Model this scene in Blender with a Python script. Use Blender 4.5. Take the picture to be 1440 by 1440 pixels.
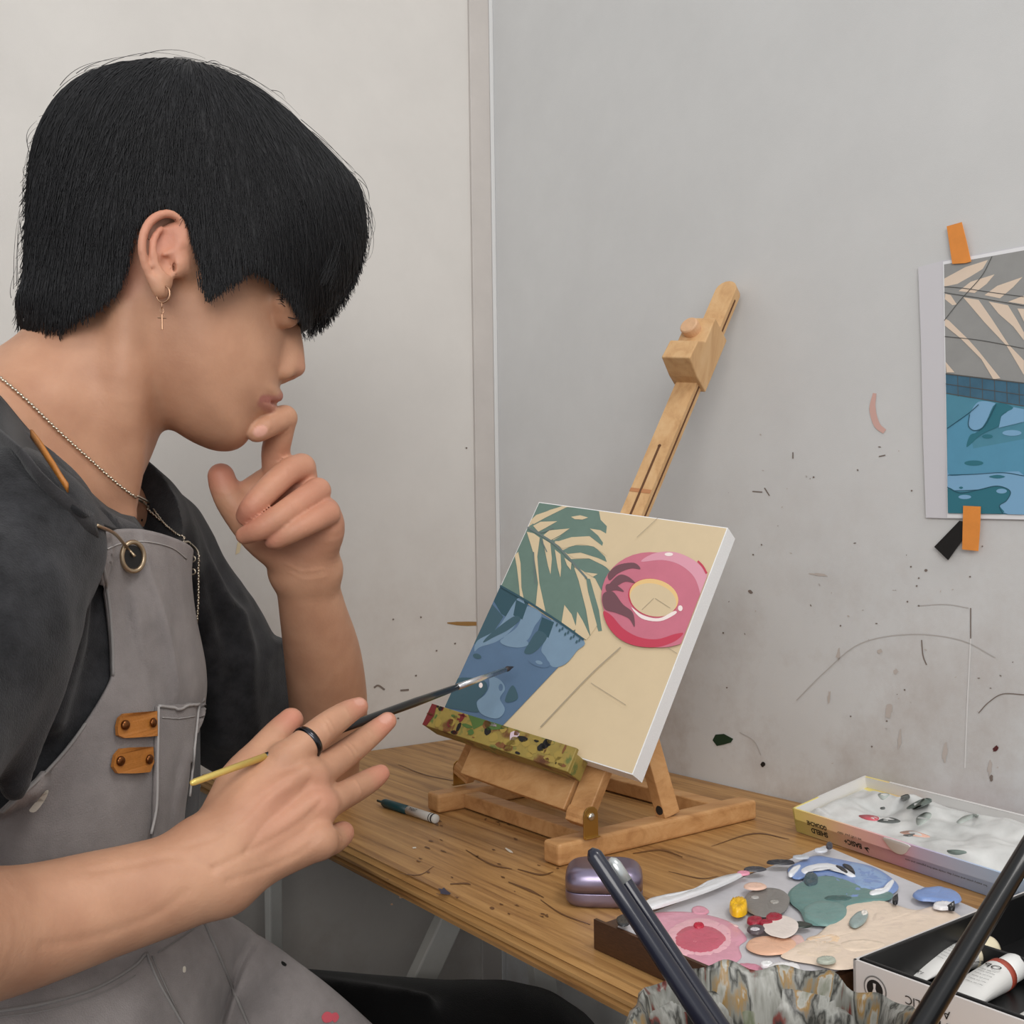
import bpy, bmesh, math, random
import numpy as np
from mathutils import Vector, Matrix
from mathutils.geometry import tessellate_polygon
for o in list(bpy.data.objects): bpy.data.objects.remove(o)
random.seed(7); rng = np.random.default_rng(7)
SC = bpy.context.scene; COL = SC.collection
A = lambda *a: np.array(a, float)

# ---------------------------------------------------------------- camera, light, exposure
FPX = 1450.0; ROLL = math.radians(.8); CAM = A(0, 0, 1.0); HY = 775.0
cd = bpy.data.cameras.new('camera'); cam = bpy.data.objects.new('camera', cd); COL.objects.link(cam)
cd.sensor_width = 36; cd.lens = 36*FPX/1440; cd.shift_y = (HY-720)/1440; cd.clip_start = .02
cam.matrix_world = Matrix.Translation((0, 0, 1)) @ Matrix.Rotation(ROLL, 4, 'Y') @ Matrix.Rotation(math.pi/2, 4, 'X')
SC.camera = cam
w = bpy.data.worlds.new('room_air'); SC.world = w; w.use_nodes = True
w.node_tree.nodes['Background'].inputs[0].default_value = (.93, .96, 1, 1)
w.node_tree.nodes['Background'].inputs[1].default_value = .62
def area(name, loc, target, size, power, color=(1, .97, .93)):
    l = bpy.data.lights.new(name, 'AREA'); l.shape = 'RECTANGLE'; l.size, l.size_y = size; l.energy = power; l.color = color
    o = bpy.data.objects.new(name, l); COL.objects.link(o); o.location = loc
    o.rotation_euler = (Vector(target)-Vector(loc)).to_track_quat('-Z', 'Y').to_euler(); return o
area('ceiling_lamp', (.85, .25, 2.45), (.05, .9, .8), (.9, .5), 17)
area('rear_fill_light', (-.05, -1.35, 1.75), (-.1, .8, .9), (1.5, 1.0), 28)  # added fill light behind the camera, brightens the face; no such fixture seen
SC.view_settings.view_transform = 'Standard'; SC.view_settings.look = 'None'
SC.view_settings.exposure = 0.0; SC.view_settings.gamma = 1; SC.view_settings.use_curve_mapping = False

# ---------------------------------------------------------------- geometry helpers
RT = A(math.cos(ROLL), 0, -math.sin(ROLL)); UP = A(math.sin(ROLL), 0, math.cos(ROLL)); FW = A(0, 1, 0)
def ray(px, py): return RT*((px-720)/FPX)+UP*(-(py-HY)/FPX)+FW
def P(px, py, d): return CAM+ray(px, py)*d                       # a point seen at px,py and d metres deep
def onplane(px, py, p0, n):
    r = ray(px, py); return CAM+r*(np.dot(p0-CAM, n)/np.dot(r, n))
Z = A(0, 0, 1)
def T(px, py, z=.75): return onplane(px, py, A(0, 0, z), Z)
v_ = A(2002, 1450, 0); v_ /= np.linalg.norm(v_); u_ = A(v_[1], -v_[0], 0)
CRN = T(703, 1030)
def W3(a, b, z): return A(*(CRN+u_*a+v_*b)[:2], z)                # a along the right wall, b into it, z height
def UV(p): q = p-CRN; return q@u_, q@v_
def nrm(a): a = np.asarray(a, float); return a/(np.linalg.norm(a)+1e-12)

def lin(c): return tuple(((x/255)/12.92 if x/255 <= .04045 else ((x/255+.055)/1.055)**2.4) for x in c)
MATS = {}
def mat(name, rgb, rough=.6, metal=0, var=0, scale=30, bump=0, bscale=None, stretch=None, spec=.5, var2=None, sss=0, coat=0, detail=6, alpha=1):
    """plain procedural surface: base colour, optional mottling towards var2, optional fine bump"""
    if name in MATS: return MATS[name]
    m = bpy.data.materials.new(name); m.use_nodes = True; nt = m.node_tree; b = nt.nodes['Principled BSDF']
    c = (*lin(rgb), 1)
    b.inputs['Base Color'].default_value = c; b.inputs['Roughness'].default_value = rough; b.inputs['Metallic'].default_value = metal
    b.inputs['Specular IOR Level'].default_value = spec; b.inputs['Coat Weight'].default_value = coat
    if alpha < 1: b.inputs['Alpha'].default_value = alpha
    if sss: b.inputs['Subsurface Weight'].default_value = sss; b.inputs['Subsurface Radius'].default_value = (.012, .005, .003); b.inputs['Subsurface Scale'].default_value = .6
    if var or bump:
        tc = nt.nodes.new('ShaderNodeTexCoord'); mp = nt.nodes.new('ShaderNodeMapping'); nt.links.new(tc.outputs['Object'], mp.inputs[0])
        if stretch: mp.inputs['Scale'].default_value = stretch
    if var:
        n = nt.nodes.new('ShaderNodeTexNoise'); n.inputs['Scale'].default_value = scale; n.inputs['Detail'].default_value = detail; n.inputs['Roughness'].default_value = .65
        nt.links.new(mp.outputs[0], n.inputs['Vector'])
        r = nt.nodes.new('ShaderNodeValToRGB'); r.color_ramp.elements[0].position = .3; r.color_ramp.elements[1].position = .72
        lo = lin(var2) if var2 else tuple(x*(1-var) for x in c[:3])
        r.color_ramp.elements[0].color = (*lo, 1); r.color_ramp.elements[1].color = tuple(min(1, x*(1+(0 if var2 else var))) for x in c[:3])+(1,)
        nt.links.new(n.outputs[0], r.inputs[0]); nt.links.new(r.outputs[0], b.inputs['Base Color'])
    if bump:
        n2 = nt.nodes.new('ShaderNodeTexNoise'); n2.inputs['Scale'].default_value = bscale or scale*4; n2.inputs['Detail'].default_value = 4
        nt.links.new(mp.outputs[0], n2.inputs['Vector'])
        bp = nt.nodes.new('ShaderNodeBump'); bp.inputs['Strength'].default_value = bump; bp.inputs['Distance'].default_value = .002
        nt.links.new(n2.outputs[0], bp.inputs['Height']); nt.links.new(bp.outputs[0], b.inputs['Normal'])
    MATS[name] = m; return m

def cr(pts, n=8, closed=False):
    """Catmull-Rom through pts"""
    p = np.asarray(pts, float)
    if len(p) < 3 and not closed: return np.linspace(p[0], p[-1], n+1)
    q = np.vstack([p[-1], p, p[0], p[1]]) if closed else np.vstack([2*p[0]-p[1], p, 2*p[-1]-p[-2]])
    out = []; t = np.linspace(0, 1, n, endpoint=False)[:, None]
    for i in range(len(q)-3):
        a, b, c, d = q[i:i+4]
        out.append(.5*((2*b)+(-a+c)*t+(2*a-5*b+4*c-d)*t**2+(-a+3*b-3*c+d)*t**3))
    r = np.vstack(out)
    return r if closed else np.vstack([r, p[-1]])

class MB:
    """collects shapes into one mesh"""
    def __init__(s): s.v = []; s.f = []; s.m = []
    def add(s, vs, fs, m=0):
        k = len(s.v); s.v += [tuple(map(float, x)) for x in vs]; s.f += [tuple(int(i)+k for i in f) for f in fs]; s.m += [m]*len(fs)
        return s
    def box(s, o, ax, m=0):
        """o corner, ax three edge vectors"""
        o = A(*o); a, b, c = [A(*x) for x in ax]
        if np.dot(np.cross(a, b), c) < 0: a, b = b, a
        vs = [o, o+a, o+a+b, o+b, o+c, o+a+c, o+a+b+c, o+b+c]
        return s.add(vs, [(3, 2, 1, 0), (4, 5, 6, 7), (0, 1, 5, 4), (1, 2, 6, 5), (2, 3, 7, 6), (3, 0, 4, 7)], m)
    def bar(s, p, q, side, w, h, m=0):
        """straight bar from p to q, width w along side, height h across it"""
        p, q = A(*p), A(*q); d = nrm(q-p); a = nrm(A(*side)-d*np.dot(side, d)); b = np.cross(d, a)
        return s.box(p-a*w/2-b*h/2, [q-p, a*w, b*h], m)
    def tube(s, pts, r, n=10, m=0, caps=True, flat=None, closed=False):
        pts = np.asarray(pts, float); N = len(pts); r = np.broadcast_to(np.asarray(r, float), (N,))
        tg = np.gradient(pts, axis=0) if not closed else np.roll(pts, -1, 0)-np.roll(pts, 1, 0)
        up = A(0, 0, 1) if abs(nrm(tg[0])[2]) < .9 else A(1, 0, 0); vs = []
        for i in range(N):
            t = nrm(tg[i]); a = nrm(up-t*np.dot(up, t)); up = a; b = np.cross(t, a)
            for k in range(n):
                th = 2*math.pi*k/n; vs.append(pts[i]+r[i]*(math.cos(th)*a+math.sin(th)*b*(flat or 1)))
        M = N if closed else N-1
        fs = [(i*n+k, i*n+(k+1) % n, ((i+1) % N)*n+(k+1) % n, ((i+1) % N)*n+k) for i in range(M) for k in range(n)]
        if caps and not closed: fs += [tuple(range(n-1, -1, -1)), tuple((N-1)*n+k for k in range(n))]
        return s.add(vs, fs, m)
    def lathe(s, o, axis, prof, n=24, m=0):
        """prof: (radius, height) along axis"""
        return s._lathe(o, axis, prof, n, m)
    def _lathe(s, o, axis, prof, n, m):
        ax = nrm(axis); a = nrm(np.cross(ax, A(.3, .5, .8) if abs(ax[0]) < .9 else A(0, 1, .2))); b = np.cross(ax, a); vs = []
        for r, h in prof:
            for k in range(n):
                th = 2*math.pi*k/n; vs.append(A(*o)+ax*h+max(r, 1e-5)*(math.cos(th)*a+math.sin(th)*b))
        fs = [(i*n+k, i*n+(k+1) % n, (i+1)*n+(k+1) % n, (i+1)*n+k) for i in range(len(prof)-1) for k in range(n)]
        fs += [tuple(range(n-1, -1, -1)), tuple((len(prof)-1)*n+k for k in range(n))]
        return s.add(vs, fs, m)
    def poly(s, pts, m=0):
        """flat filled outline (may be concave)"""
        pts = [Vector(map(float, p)) for p in pts]
        return s.add(pts, [f for f in tessellate_polygon([pts])], m)
    def slab(s, pts, off, m=0):
        """outline pushed along off, closed"""
        pts = [A(*p) for p in pts]; n = len(pts); off = A(*off)
        tri = tessellate_polygon([[Vector(p) for p in pts]])
        fs = [f for f in tri]+[tuple(i+n for i in f[::-1]) for f in tri]+[(i, (i+1) % n, n+(i+1) % n, n+i) for i in range(n)]
        return s.add(pts+[p+off for p in pts], fs, m)
    def build(s, name, mats, parent=None, smooth=False, bevel=0, seg=2, loc=None):
        me = bpy.data.meshes.new(name)
        if loc is None and parent is None: 
            vv = np.array(s.v); loc = A(*(vv.min(0)+vv.max(0))/2); loc[2] = vv[:, 2].min()
        off = A(*loc) if loc is not None else A(0, 0, 0)
        if parent is not None: off = A(*parent.get('_o', (0, 0, 0)))
        me.from_pydata([tuple(A(*x)-off) for x in s.v], [], s.f); me.validate()
        for m in (mats if isinstance(mats, (list, tuple)) else [mats]): me.materials.append(m)
        if len(me.polygons) == len(s.m): me.polygons.foreach_set('material_index', s.m)
        bm = bmesh.new(); bm.from_mesh(me); bmesh.ops.recalc_face_normals(bm, faces=bm.faces); bm.to_mesh(me); bm.free()
        if smooth: me.polygons.foreach_set('use_smooth', [True]*len(me.polygons))
        o = bpy.data.objects.new(name, me); COL.objects.link(o)
        if parent is None: o.location = off
        else: o.parent = parent
        o['_o'] = tuple(off)
        if bevel:
            b = o.modifiers.new('bevel', 'BEVEL'); b.width = bevel; b.segments = seg; b.limit_method = 'ANGLE'; b.angle_limit = math.radians(40)
        return o
def tag(o, label, cat, group=None):
    o['label'] = label; o['category'] = cat
    if group: o['group'] = group
    return o
def thing(name, loc, label, cat, group=None):
    o = bpy.data.objects.new(name, None); COL.objects.link(o); o.location = loc; o.empty_display_size = .02; o['_o'] = tuple(map(float, loc))
    return tag(o, label, cat, group)
def struct(o): o['kind'] = 'structure'; return o

_fc = bpy.data.curves.new('lettering', 'FONT'); _fo = bpy.data.objects.new('lettering', _fc)
def text(mb, s, o, ex, ey, size, m=0, lift=None, squash=1, bold=0):
    """flat letters: baseline start o, reading direction ex, up ey"""
    _fc.body = s; _fc.size = 1; _fc.offset = bold; COL.objects.link(_fo); dg = bpy.context.evaluated_depsgraph_get(); dg.update()
    me = bpy.data.meshes.new_from_object(_fo.evaluated_get(dg)); COL.objects.unlink(_fo)
    ex, ey = nrm(ex), nrm(ey); n = nrm(np.cross(ex, ey)) if lift is None else nrm(lift)
    vs = [A(*o)+ex*q.co.x*size*squash+ey*q.co.y*size+n*.0004 for q in me.vertices]
    mb.add(vs, [tuple(p.vertices) for p in me.polygons], m); bpy.data.meshes.remove(me)

from mathutils.bvhtree import BVHTree
TREES = []
def drape(px, py, off=.001, trees=None):
    r = ray(px, py); best = None; dirn = Vector(nrm(r))
    for t in (trees or TREES):
        h = t.ray_cast(Vector(CAM), dirn)
        if h[0] is not None and (best is None or h[3] < best[3]): best = h
    if best is None: return P(px, py, .8), -nrm(r)
    n = A(*best[1]); n = -n if np.dot(n, r) > 0 else n
    return A(*best[0])+n*off, n
# ---------------------------------------------------------------- the room
def wall_mat(name, rgb, dirt):
    m = mat(name, rgb, .75, var=.035, scale=9, bump=.1, bscale=1500, spec=.25)
    nt = m.node_tree; b = nt.nodes['Principled BSDF']; src = b.inputs['Base Color'].links[0].from_socket
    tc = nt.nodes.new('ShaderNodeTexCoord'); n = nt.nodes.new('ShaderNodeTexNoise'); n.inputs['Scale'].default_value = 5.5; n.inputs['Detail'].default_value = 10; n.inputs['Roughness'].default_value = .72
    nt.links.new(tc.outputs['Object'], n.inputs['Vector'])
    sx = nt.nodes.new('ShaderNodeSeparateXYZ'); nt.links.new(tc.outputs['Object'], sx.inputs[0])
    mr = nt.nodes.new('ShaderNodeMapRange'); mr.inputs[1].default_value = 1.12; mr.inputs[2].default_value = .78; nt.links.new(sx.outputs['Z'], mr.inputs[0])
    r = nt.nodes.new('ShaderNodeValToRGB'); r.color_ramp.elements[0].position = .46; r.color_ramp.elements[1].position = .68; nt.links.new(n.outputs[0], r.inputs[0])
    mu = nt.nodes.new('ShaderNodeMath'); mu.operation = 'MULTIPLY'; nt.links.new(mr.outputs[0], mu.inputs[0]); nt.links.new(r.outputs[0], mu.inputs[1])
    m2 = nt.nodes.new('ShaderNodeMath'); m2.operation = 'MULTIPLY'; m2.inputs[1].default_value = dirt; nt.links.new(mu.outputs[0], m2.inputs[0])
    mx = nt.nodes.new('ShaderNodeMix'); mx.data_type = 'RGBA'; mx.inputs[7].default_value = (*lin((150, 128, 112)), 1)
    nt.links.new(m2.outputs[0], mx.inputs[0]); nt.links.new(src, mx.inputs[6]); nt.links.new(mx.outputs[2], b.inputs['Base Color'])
    return m
M_wl = wall_mat('white_painted_wall', (206, 202, 197), .3); M_wr = wall_mat('grey_white_board_wall', (205, 205, 204), .5)
M_ink = mat('pencil_grey', (120, 108, 100), .8); M_pinkmark = mat('pink_paint_smear', (208, 168, 158), .6); M_green = mat('dark_green_paint', (22, 52, 34), .4)
M_black = mat('black_paint', (22, 22, 22), .5); M_ochre = mat('ochre_paint', (150, 112, 60), .6); M_maroon = mat('dark_red_paint', (84, 34, 36), .5); M_sand = mat('sand_paint', (214, 196, 160), .6)
M_dirt = mat('brown_smudge', (186, 177, 170), .8); M_faint = mat('faint_grey_line', (178, 173, 169), .8); M_light = mat('pale_scratch', (216, 214, 212), .7)

wr = MB(); wr.box(W3(-.012, 0, 0), [u_*2.3, v_*.06, Z*2.6])
def rw(px, py, lift=.0006): return onplane(px, py, CRN-v_*lift, v_)
def lw(px, py, lift=.0006): return onplane(px, py, CRN+u_*lift, u_)
def blob(mb, f, cx, cy, rx, ry, m, rot=0, n=12, jag=.2):
    r_ = random.Random(int(cx*7+cy)); c, s = math.cos(rot), math.sin(rot); pts = []
    for k in range(n):
        a = 2*math.pi*k/n; q = 1+jag*(r_.random()*2-1); x, y = rx*q*math.cos(a), ry*q*math.sin(a)
        pts.append(f(cx+x*c-y*s, cy+x*s+y*c))
    mb.poly(pts, m)
def stroke(mb, f, pts, wd, m):
    p = cr(pts, 6); t = np.gradient(p, axis=0); nn = np.stack([-t[:, 1], t[:, 0]], 1); nn /= np.linalg.norm(nn, axis=1)[:, None]+1e-9
    wd = np.broadcast_to(np.asarray(wd, float), (len(p),)) if np.ndim(wd) == 0 else np.interp(np.linspace(0, 1, len(p)), np.linspace(0, 1, len(wd)), wd)
    a = p+nn*wd[:, None]/2; b = p-nn*wd[:, None]/2; vs = [f(*q) for q in np.vstack([a, b])]; n = len(p)
    mb.add(vs, [(i, i+1, n+i+1, n+i) for i in range(n-1)], m)
# paint and pencil marks left on the board wall
stroke(wr, rw, [(1230, 553), (1227, 575), (1233, 597), (1244, 607)], [5, 9, 9, 7], 2)
wr.poly([rw(*q) for q in [(1002, 1041), (1006, 1033), (1018, 1032), (1031, 1039), (1028, 1044), (1018, 1047), (1008, 1049)]], 3)
blob(wr, rw, 1073, 1075, 3.5, 3.2, 4); blob(wr, rw, 1400, 1053, 3.2, 5, 5, .7); blob(wr, rw, 1394, 1094, 2.4, 5, 6); blob(wr, rw, 1055, 832, 3.5, 2.5, 6, .6); blob(wr, rw, 1302, 802, 2.2, 2, 6)
for x, y in [(1292, 813), (1289, 824), (1281, 797), (1292, 852), (1276, 846), (1364, 811), (1144, 671), (1282, 690), (1182, 880), (1017, 890), (1272, 970), (1226, 1050), (1247, 1014), (1022, 967), (1059, 780), (1206, 661)]: blob(wr, rw, x, y, 1.3, 1.3, 6)
for p in ([(1115, 636), (1115, 645)], [(1236, 642), (1245, 640)], [(1075, 686), (1082, 697)], [(1058, 691), (1072, 692)], [(1365, 855), (1365, 898)], [(1296, 900), (1298, 922), (1303, 935)]): stroke(wr, rw, p, 1.6, 6)
stroke(wr, rw, [(1376, 1003), (1390, 988), (1410, 976), (1440, 977)], 1.5, 6)
stroke(wr, rw, [(1120, 985), (1160, 945), (1210, 905), (1280, 892), (1350, 900), (1400, 925)], 1.4, 7); stroke(wr, rw, [(1290, 852), (1330, 850), (1362, 855)], 1.2, 7)
stroke(wr, rw, [(1365, 898), (1360, 1000), (1357, 1080)], 2, 8); stroke(wr, rw, [(1040, 1030), (1060, 1042), (1070, 1062)], 1.2, 7)
for x, y, a, b in [(1179, 920, 3, 8), (1237, 916, 3, 3), (1260, 944, 3, 4), (1329, 1060, 3, 14), (1392, 1080, 2.5, 10), (1250, 1000, 5, 9), (1265, 1040, 3, 12), (1166, 980, 2, 9), (1150, 808, 12, 2)]: blob(wr, rw, x, y, a, b, 9, .1, 14, .35)
for k in range(46): blob(wr, rw, random.uniform(1000, 1430), random.uniform(600, 1085), random.uniform(.5, 1.2), random.uniform(.5, 2.2), random.choice([6, 9, 9, 7]), random.random()*3, 7)
struct(wr.build('wall_right', [M_wr, M_wr, M_pinkmark, M_green, M_black, M_maroon, M_ink, M_faint, M_light, M_dirt]))
wl = MB(); wl.box(W3(0, .06, 0), [-v_*2.6, -u_*.06, Z*2.6])
stroke(wl, lw, [(629, 876), (650, 877), (676, 877)], [1.5, 5, 6, 5], 1); wl.poly([lw(*q) for q in [(334, 763), (341, 757), (337, 777), (331, 780)]], 2)
for p in ([(526, 967), (532, 964), (541, 970)], [(563, 971), (575, 970)]): stroke(wl, lw, p, 2.6, 3)
for x, y in [(592, 868), (553, 871), (614, 915), (585, 950), (640, 905), (560, 1010), (600, 1020), (656, 630)]: blob(wl, lw, x, y, 1.4, 1.4, 3)
struct(wl.build('wall_left', [M_wl, M_ochre, M_sand, M_ink]))
tr = MB(); tr.box(W3(0, -.001, .0), [u_*.0045, -v_*.036, Z*2.6]); tr.box(W3(.0045, -.0, .0), [u_*.003, -v_*.006, Z*2.6], 1)
struct(tr.build('trim_1', [mat('grey_corner_strip', (190, 184, 179), .7, var=.05, scale=14), mat('white_corner_bead', (206, 206, 205), .6)], bevel=.001))
fl = MB(); fl.box(A(-2.2, -1.6, -.05), [A(4.4, 0, 0), A(0, 4.2, 0), A(0, 0, .05)])
struct(fl.build('floor', mat('dark_grey_floor', (74, 72, 70), .6, var=.12, scale=12)))

# ---------------------------------------------------------------- table
def wood_mat(name, c1, c2, c3, grain=(3, 60, 60), stain=0, rough=.45):
    m = bpy.data.materials.new(name); m.use_nodes = True; nt = m.node_tree; b = nt.nodes['Principled BSDF']
    tc = nt.nodes.new('ShaderNodeTexCoord'); mp = nt.nodes.new('ShaderNodeMapping'); mp.inputs['Scale'].default_value = grain; nt.links.new(tc.outputs['Object'], mp.inputs[0])
    n = nt.nodes.new('ShaderNodeTexNoise'); n.inputs['Scale'].default_value = 1.6; n.inputs['Detail'].default_value = 9; n.inputs['Roughness'].default_value = .68; n.inputs['Distortion'].default_value = .5; nt.links.new(mp.outputs[0], n.inputs['Vector'])
    r = nt.nodes.new('ShaderNodeValToRGB'); e = r.color_ramp.elements; e[0].position = .32; e[0].color = (*lin(c3), 1); e[1].position = .68; e[1].color = (*lin(c1), 1); k = e.new(.5); k.color = (*lin(c2), 1); nt.links.new(n.outputs[0], r.inputs[0])
    out = r.outputs[0]
    if stain:
        mp2 = nt.nodes.new('ShaderNodeMapping'); mp2.inputs['Scale'].default_value = (5, 22, 22); nt.links.new(tc.outputs['Object'], mp2.inputs[0])
        n2 = nt.nodes.new('ShaderNodeTexNoise'); n2.inputs['Scale'].default_value = 2.2; n2.inputs['Detail'].default_value = 8; n2.inputs['Roughness'].default_value = .75; nt.links.new(mp2.outputs[0], n2.inputs['Vector'])
        r2 = nt.nodes.new('ShaderNodeValToRGB'); r2.color_ramp.elements[0].position = .60; r2.color_ramp.elements[1].position = .74; nt.links.new(n2.outputs[0], r2.inputs[0])
        mu = nt.nodes.new('ShaderNodeMath'); mu.operation = 'MULTIPLY'; mu.inputs[1].default_value = stain; nt.links.new(r2.outputs[0], mu.inputs[0])
        mx = nt.nodes.new('ShaderNodeMix'); mx.data_type = 'RGBA'; mx.inputs[7].default_value = (*lin((62, 36, 18)), 1); nt.links.new(mu.outputs[0], mx.inputs[0]); nt.links.new(out, mx.inputs[6]); out = mx.outputs[2]
    nt.links.new(out, b.inputs['Base Color']); b.inputs['Roughness'].default_value = rough; b.inputs['Specular IOR Level'].default_value = .35
    bp = nt.nodes.new('ShaderNodeBump'); bp.inputs['Strength'].default_value = .25; bp.inputs['Distance'].default_value = .0012; nt.links.new(n.outputs[0], bp.inputs['Height']); nt.links.new(bp.outputs[0], b.inputs['Normal'])
    return m
M_table = wood_mat('stained_brown_tabletop', (192, 150, 96), (168, 126, 76), (120, 82, 46), (3, 60, 60), .6)
M_paintleg = mat('grey_painted_leg', (196, 196, 192), .6, var=.05)
TABLE_ANG = math.atan2(u_[1], u_[0])
tb = thing('work_table', W3(.6, -.21, 0), 'brown stained wooden table against the right wall under the easel', 'table')
tb.rotation_euler = (0, 0, TABLE_ANG)
def local(o, part, ang=TABLE_ANG):
    """turn a child built in world axes into its parent's turned axes"""
    R_ = Matrix.Rotation(-ang, 4, 'Z'); part.data.transform(R_); return part
top = MB(); prof = [(0, .75), (.0, .7485), (-.003, .7455), (-.0015, .744), (-.004, .741), (-.004, .7385), (-.001, .737), (-.004, .735), (-.003, .7315), (0, .73), (.06, .73), (.06, .75)]
L0, L1 = .0015, 1.35; VF = -.417
vs = [W3(a, VF+x, z) for a in (L0, L1) for x, z in prof[:-2]]+[W3(a, -.002, z) for a in (L0, L1) for z in (.73, .75)]
k = len(prof)-2; fs = [(i, i+1, k+i+1, k+i) for i in range(k-1)]
b0 = 2*k; fs += [(0, k, b0+3, b0+1), (k-1, b0, b0+2, 2*k-1), (b0, b0+1, b0+3, b0+2), tuple(range(k))+(b0, b0+1), tuple(range(k, 2*k))+(b0+2, b0+3)]
top.add(vs, fs); dk = random.Random(3)
def tt(x, y): return T(x, y, .7504)
for pts, wd in [([(655, 1195), (690, 1215), (720, 1222)], [1.0, 2.5, 1.0]), ([(715, 1240), (745, 1252), (765, 1262)], [1.5, 3.5, 1.0]), ([(633, 1243), (655, 1242), (662, 1244)], [1.5, 2.5, 1.0]), ([(728, 1222), (760, 1230), (778, 1226)], [1.0, 2.5, 1.0]), ([(560, 1228), (590, 1230), (610, 1218)], [0.5, 1.25, 0.5]),
                ([(890, 1200), (930, 1195), (960, 1205)], [1.0, 2.5, 1.0]), ([(560, 1075), (600, 1090), (650, 1100)], [0.5, 1.5, 0.5]), ([(760, 1265), (790, 1285), (830, 1300)], [1.0, 2.0, 1.0]), ([(700, 1155), (740, 1160), (770, 1170)], [0.5, 2.0, 0.5]), ([(1000, 1190), (1060, 1172), (1110, 1180)], [0.5, 2.0, 0.5]), ([(940, 1225), (985, 1235), (1010, 1232)], [0.5, 1.5, 0.5])]: stroke(top, tt, pts, wd, 1)
for k in range(40): blob(top, tt, dk.uniform(540, 800), dk.uniform(1150, 1290), dk.uniform(1, 4), dk.uniform(.6, 1.6), 1, .3, 9, .5)
blob(top, tt, 625, 1254, 9, 4, 2, .5, 10, .4); blob(top, tt, 716, 1196, 6, 1.5, 3, .6); blob(top, tt, 583, 1192, 3, 1.3, 3)
local(tb, top.build('table_top', [M_table, mat('dark_wood_stain', (104, 70, 40), .5), mat('blue_black_paint', (34, 34, 60), .4), mat('white_paint_fleck', (222, 214, 200), .5)], tb))
for p, q, ww in ((W3(.113, -.38, .73), W3(.113, -.38, 0), .015), (W3(.20, -.127, .73), W3(.20, -.592, 0), .030), (W3(.20, -.115, .73), W3(.20, -.02, 0), .030), (W3(1.28, -.127, .73), W3(1.28, -.40, 0), .03), (W3(1.28, -.115, .73), W3(1.28, -.02, 0), .03)):
    local(tb, MB().bar(p, q, v_, ww, .016).build('leg', M_paintleg, tb, bevel=.002))
local(tb, MB().bar(W3(.20, -.385, .715), W3(.20, -.03, .715), Z, .03, .014).build('end_rail', M_paintleg, tb))

# ---------------------------------------------------------------- easel
M_beech = wood_mat('orange_beech_wood', (200, 156, 108), (190, 143, 94), (166, 119, 74), (5, 40, 40), 0, .5)
M_beech2 = wood_mat('pale_beech_wood', (206, 170, 126), (198, 158, 112), (180, 138, 94), (40, 40, 6), 0, .5)
M_brass = mat('brass_plate', (196, 160, 92), .35, 1); M_steel = mat('steel_screw', (205, 200, 190), .3, 1); M_dark = mat('dark_hole', (30, 24, 20), .8)
th = np.linalg.norm([-.54198352, .06958826, .31887679]); kx, ky, kz = A(-.54198352, .06958826, .31887679)/th
Kx = np.array([[0, -kz, ky], [kz, 0, -kx], [-ky, kx, 0]]); RR = np.stack([u_, v_, Z], 1) @ (np.eye(3)+math.sin(th)*Kx+(1-math.cos(th))*Kx@Kx)
e1, e2, en = RR[:, 0], RR[:, 2], RR[:, 1]
CO = CRN+u_*.37843193+v_*-.32961944+Z*.10428868; CWD, CHT, CTH = .2, .22520968, .019
def fr(a, b, c=0): return CO+e1*a+e2*b+en*c                       # canvas frame: across, up the slope, behind the painted face
es = thing('table_easel', W3(.415, -.2, .75), 'small beech wood table easel leaning against the wall with the canvas on it', 'easel')
def foot(uu, v0, v1):
    m = MB(); m.box(W3(uu-.0105, v0, .7502), [u_*.021, v_*(v1-v0), Z*.018]); return m.build('foot', M_beech, es, bevel=.003, seg=3)
foot(.516, -.315, -.082); foot(.314, -.301, -.075)
MB().box(W3(.3245, -.272, .7515), [u_*.181, v_*.018, Z*.014]).build('cross_bar', M_beech, es, bevel=.0012)
MB().box(W3(.3245, -.118, .7515), [u_*.181, v_*.018, Z*.014]).build('cross_bar', M_beech, es, bevel=.0012)
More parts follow.
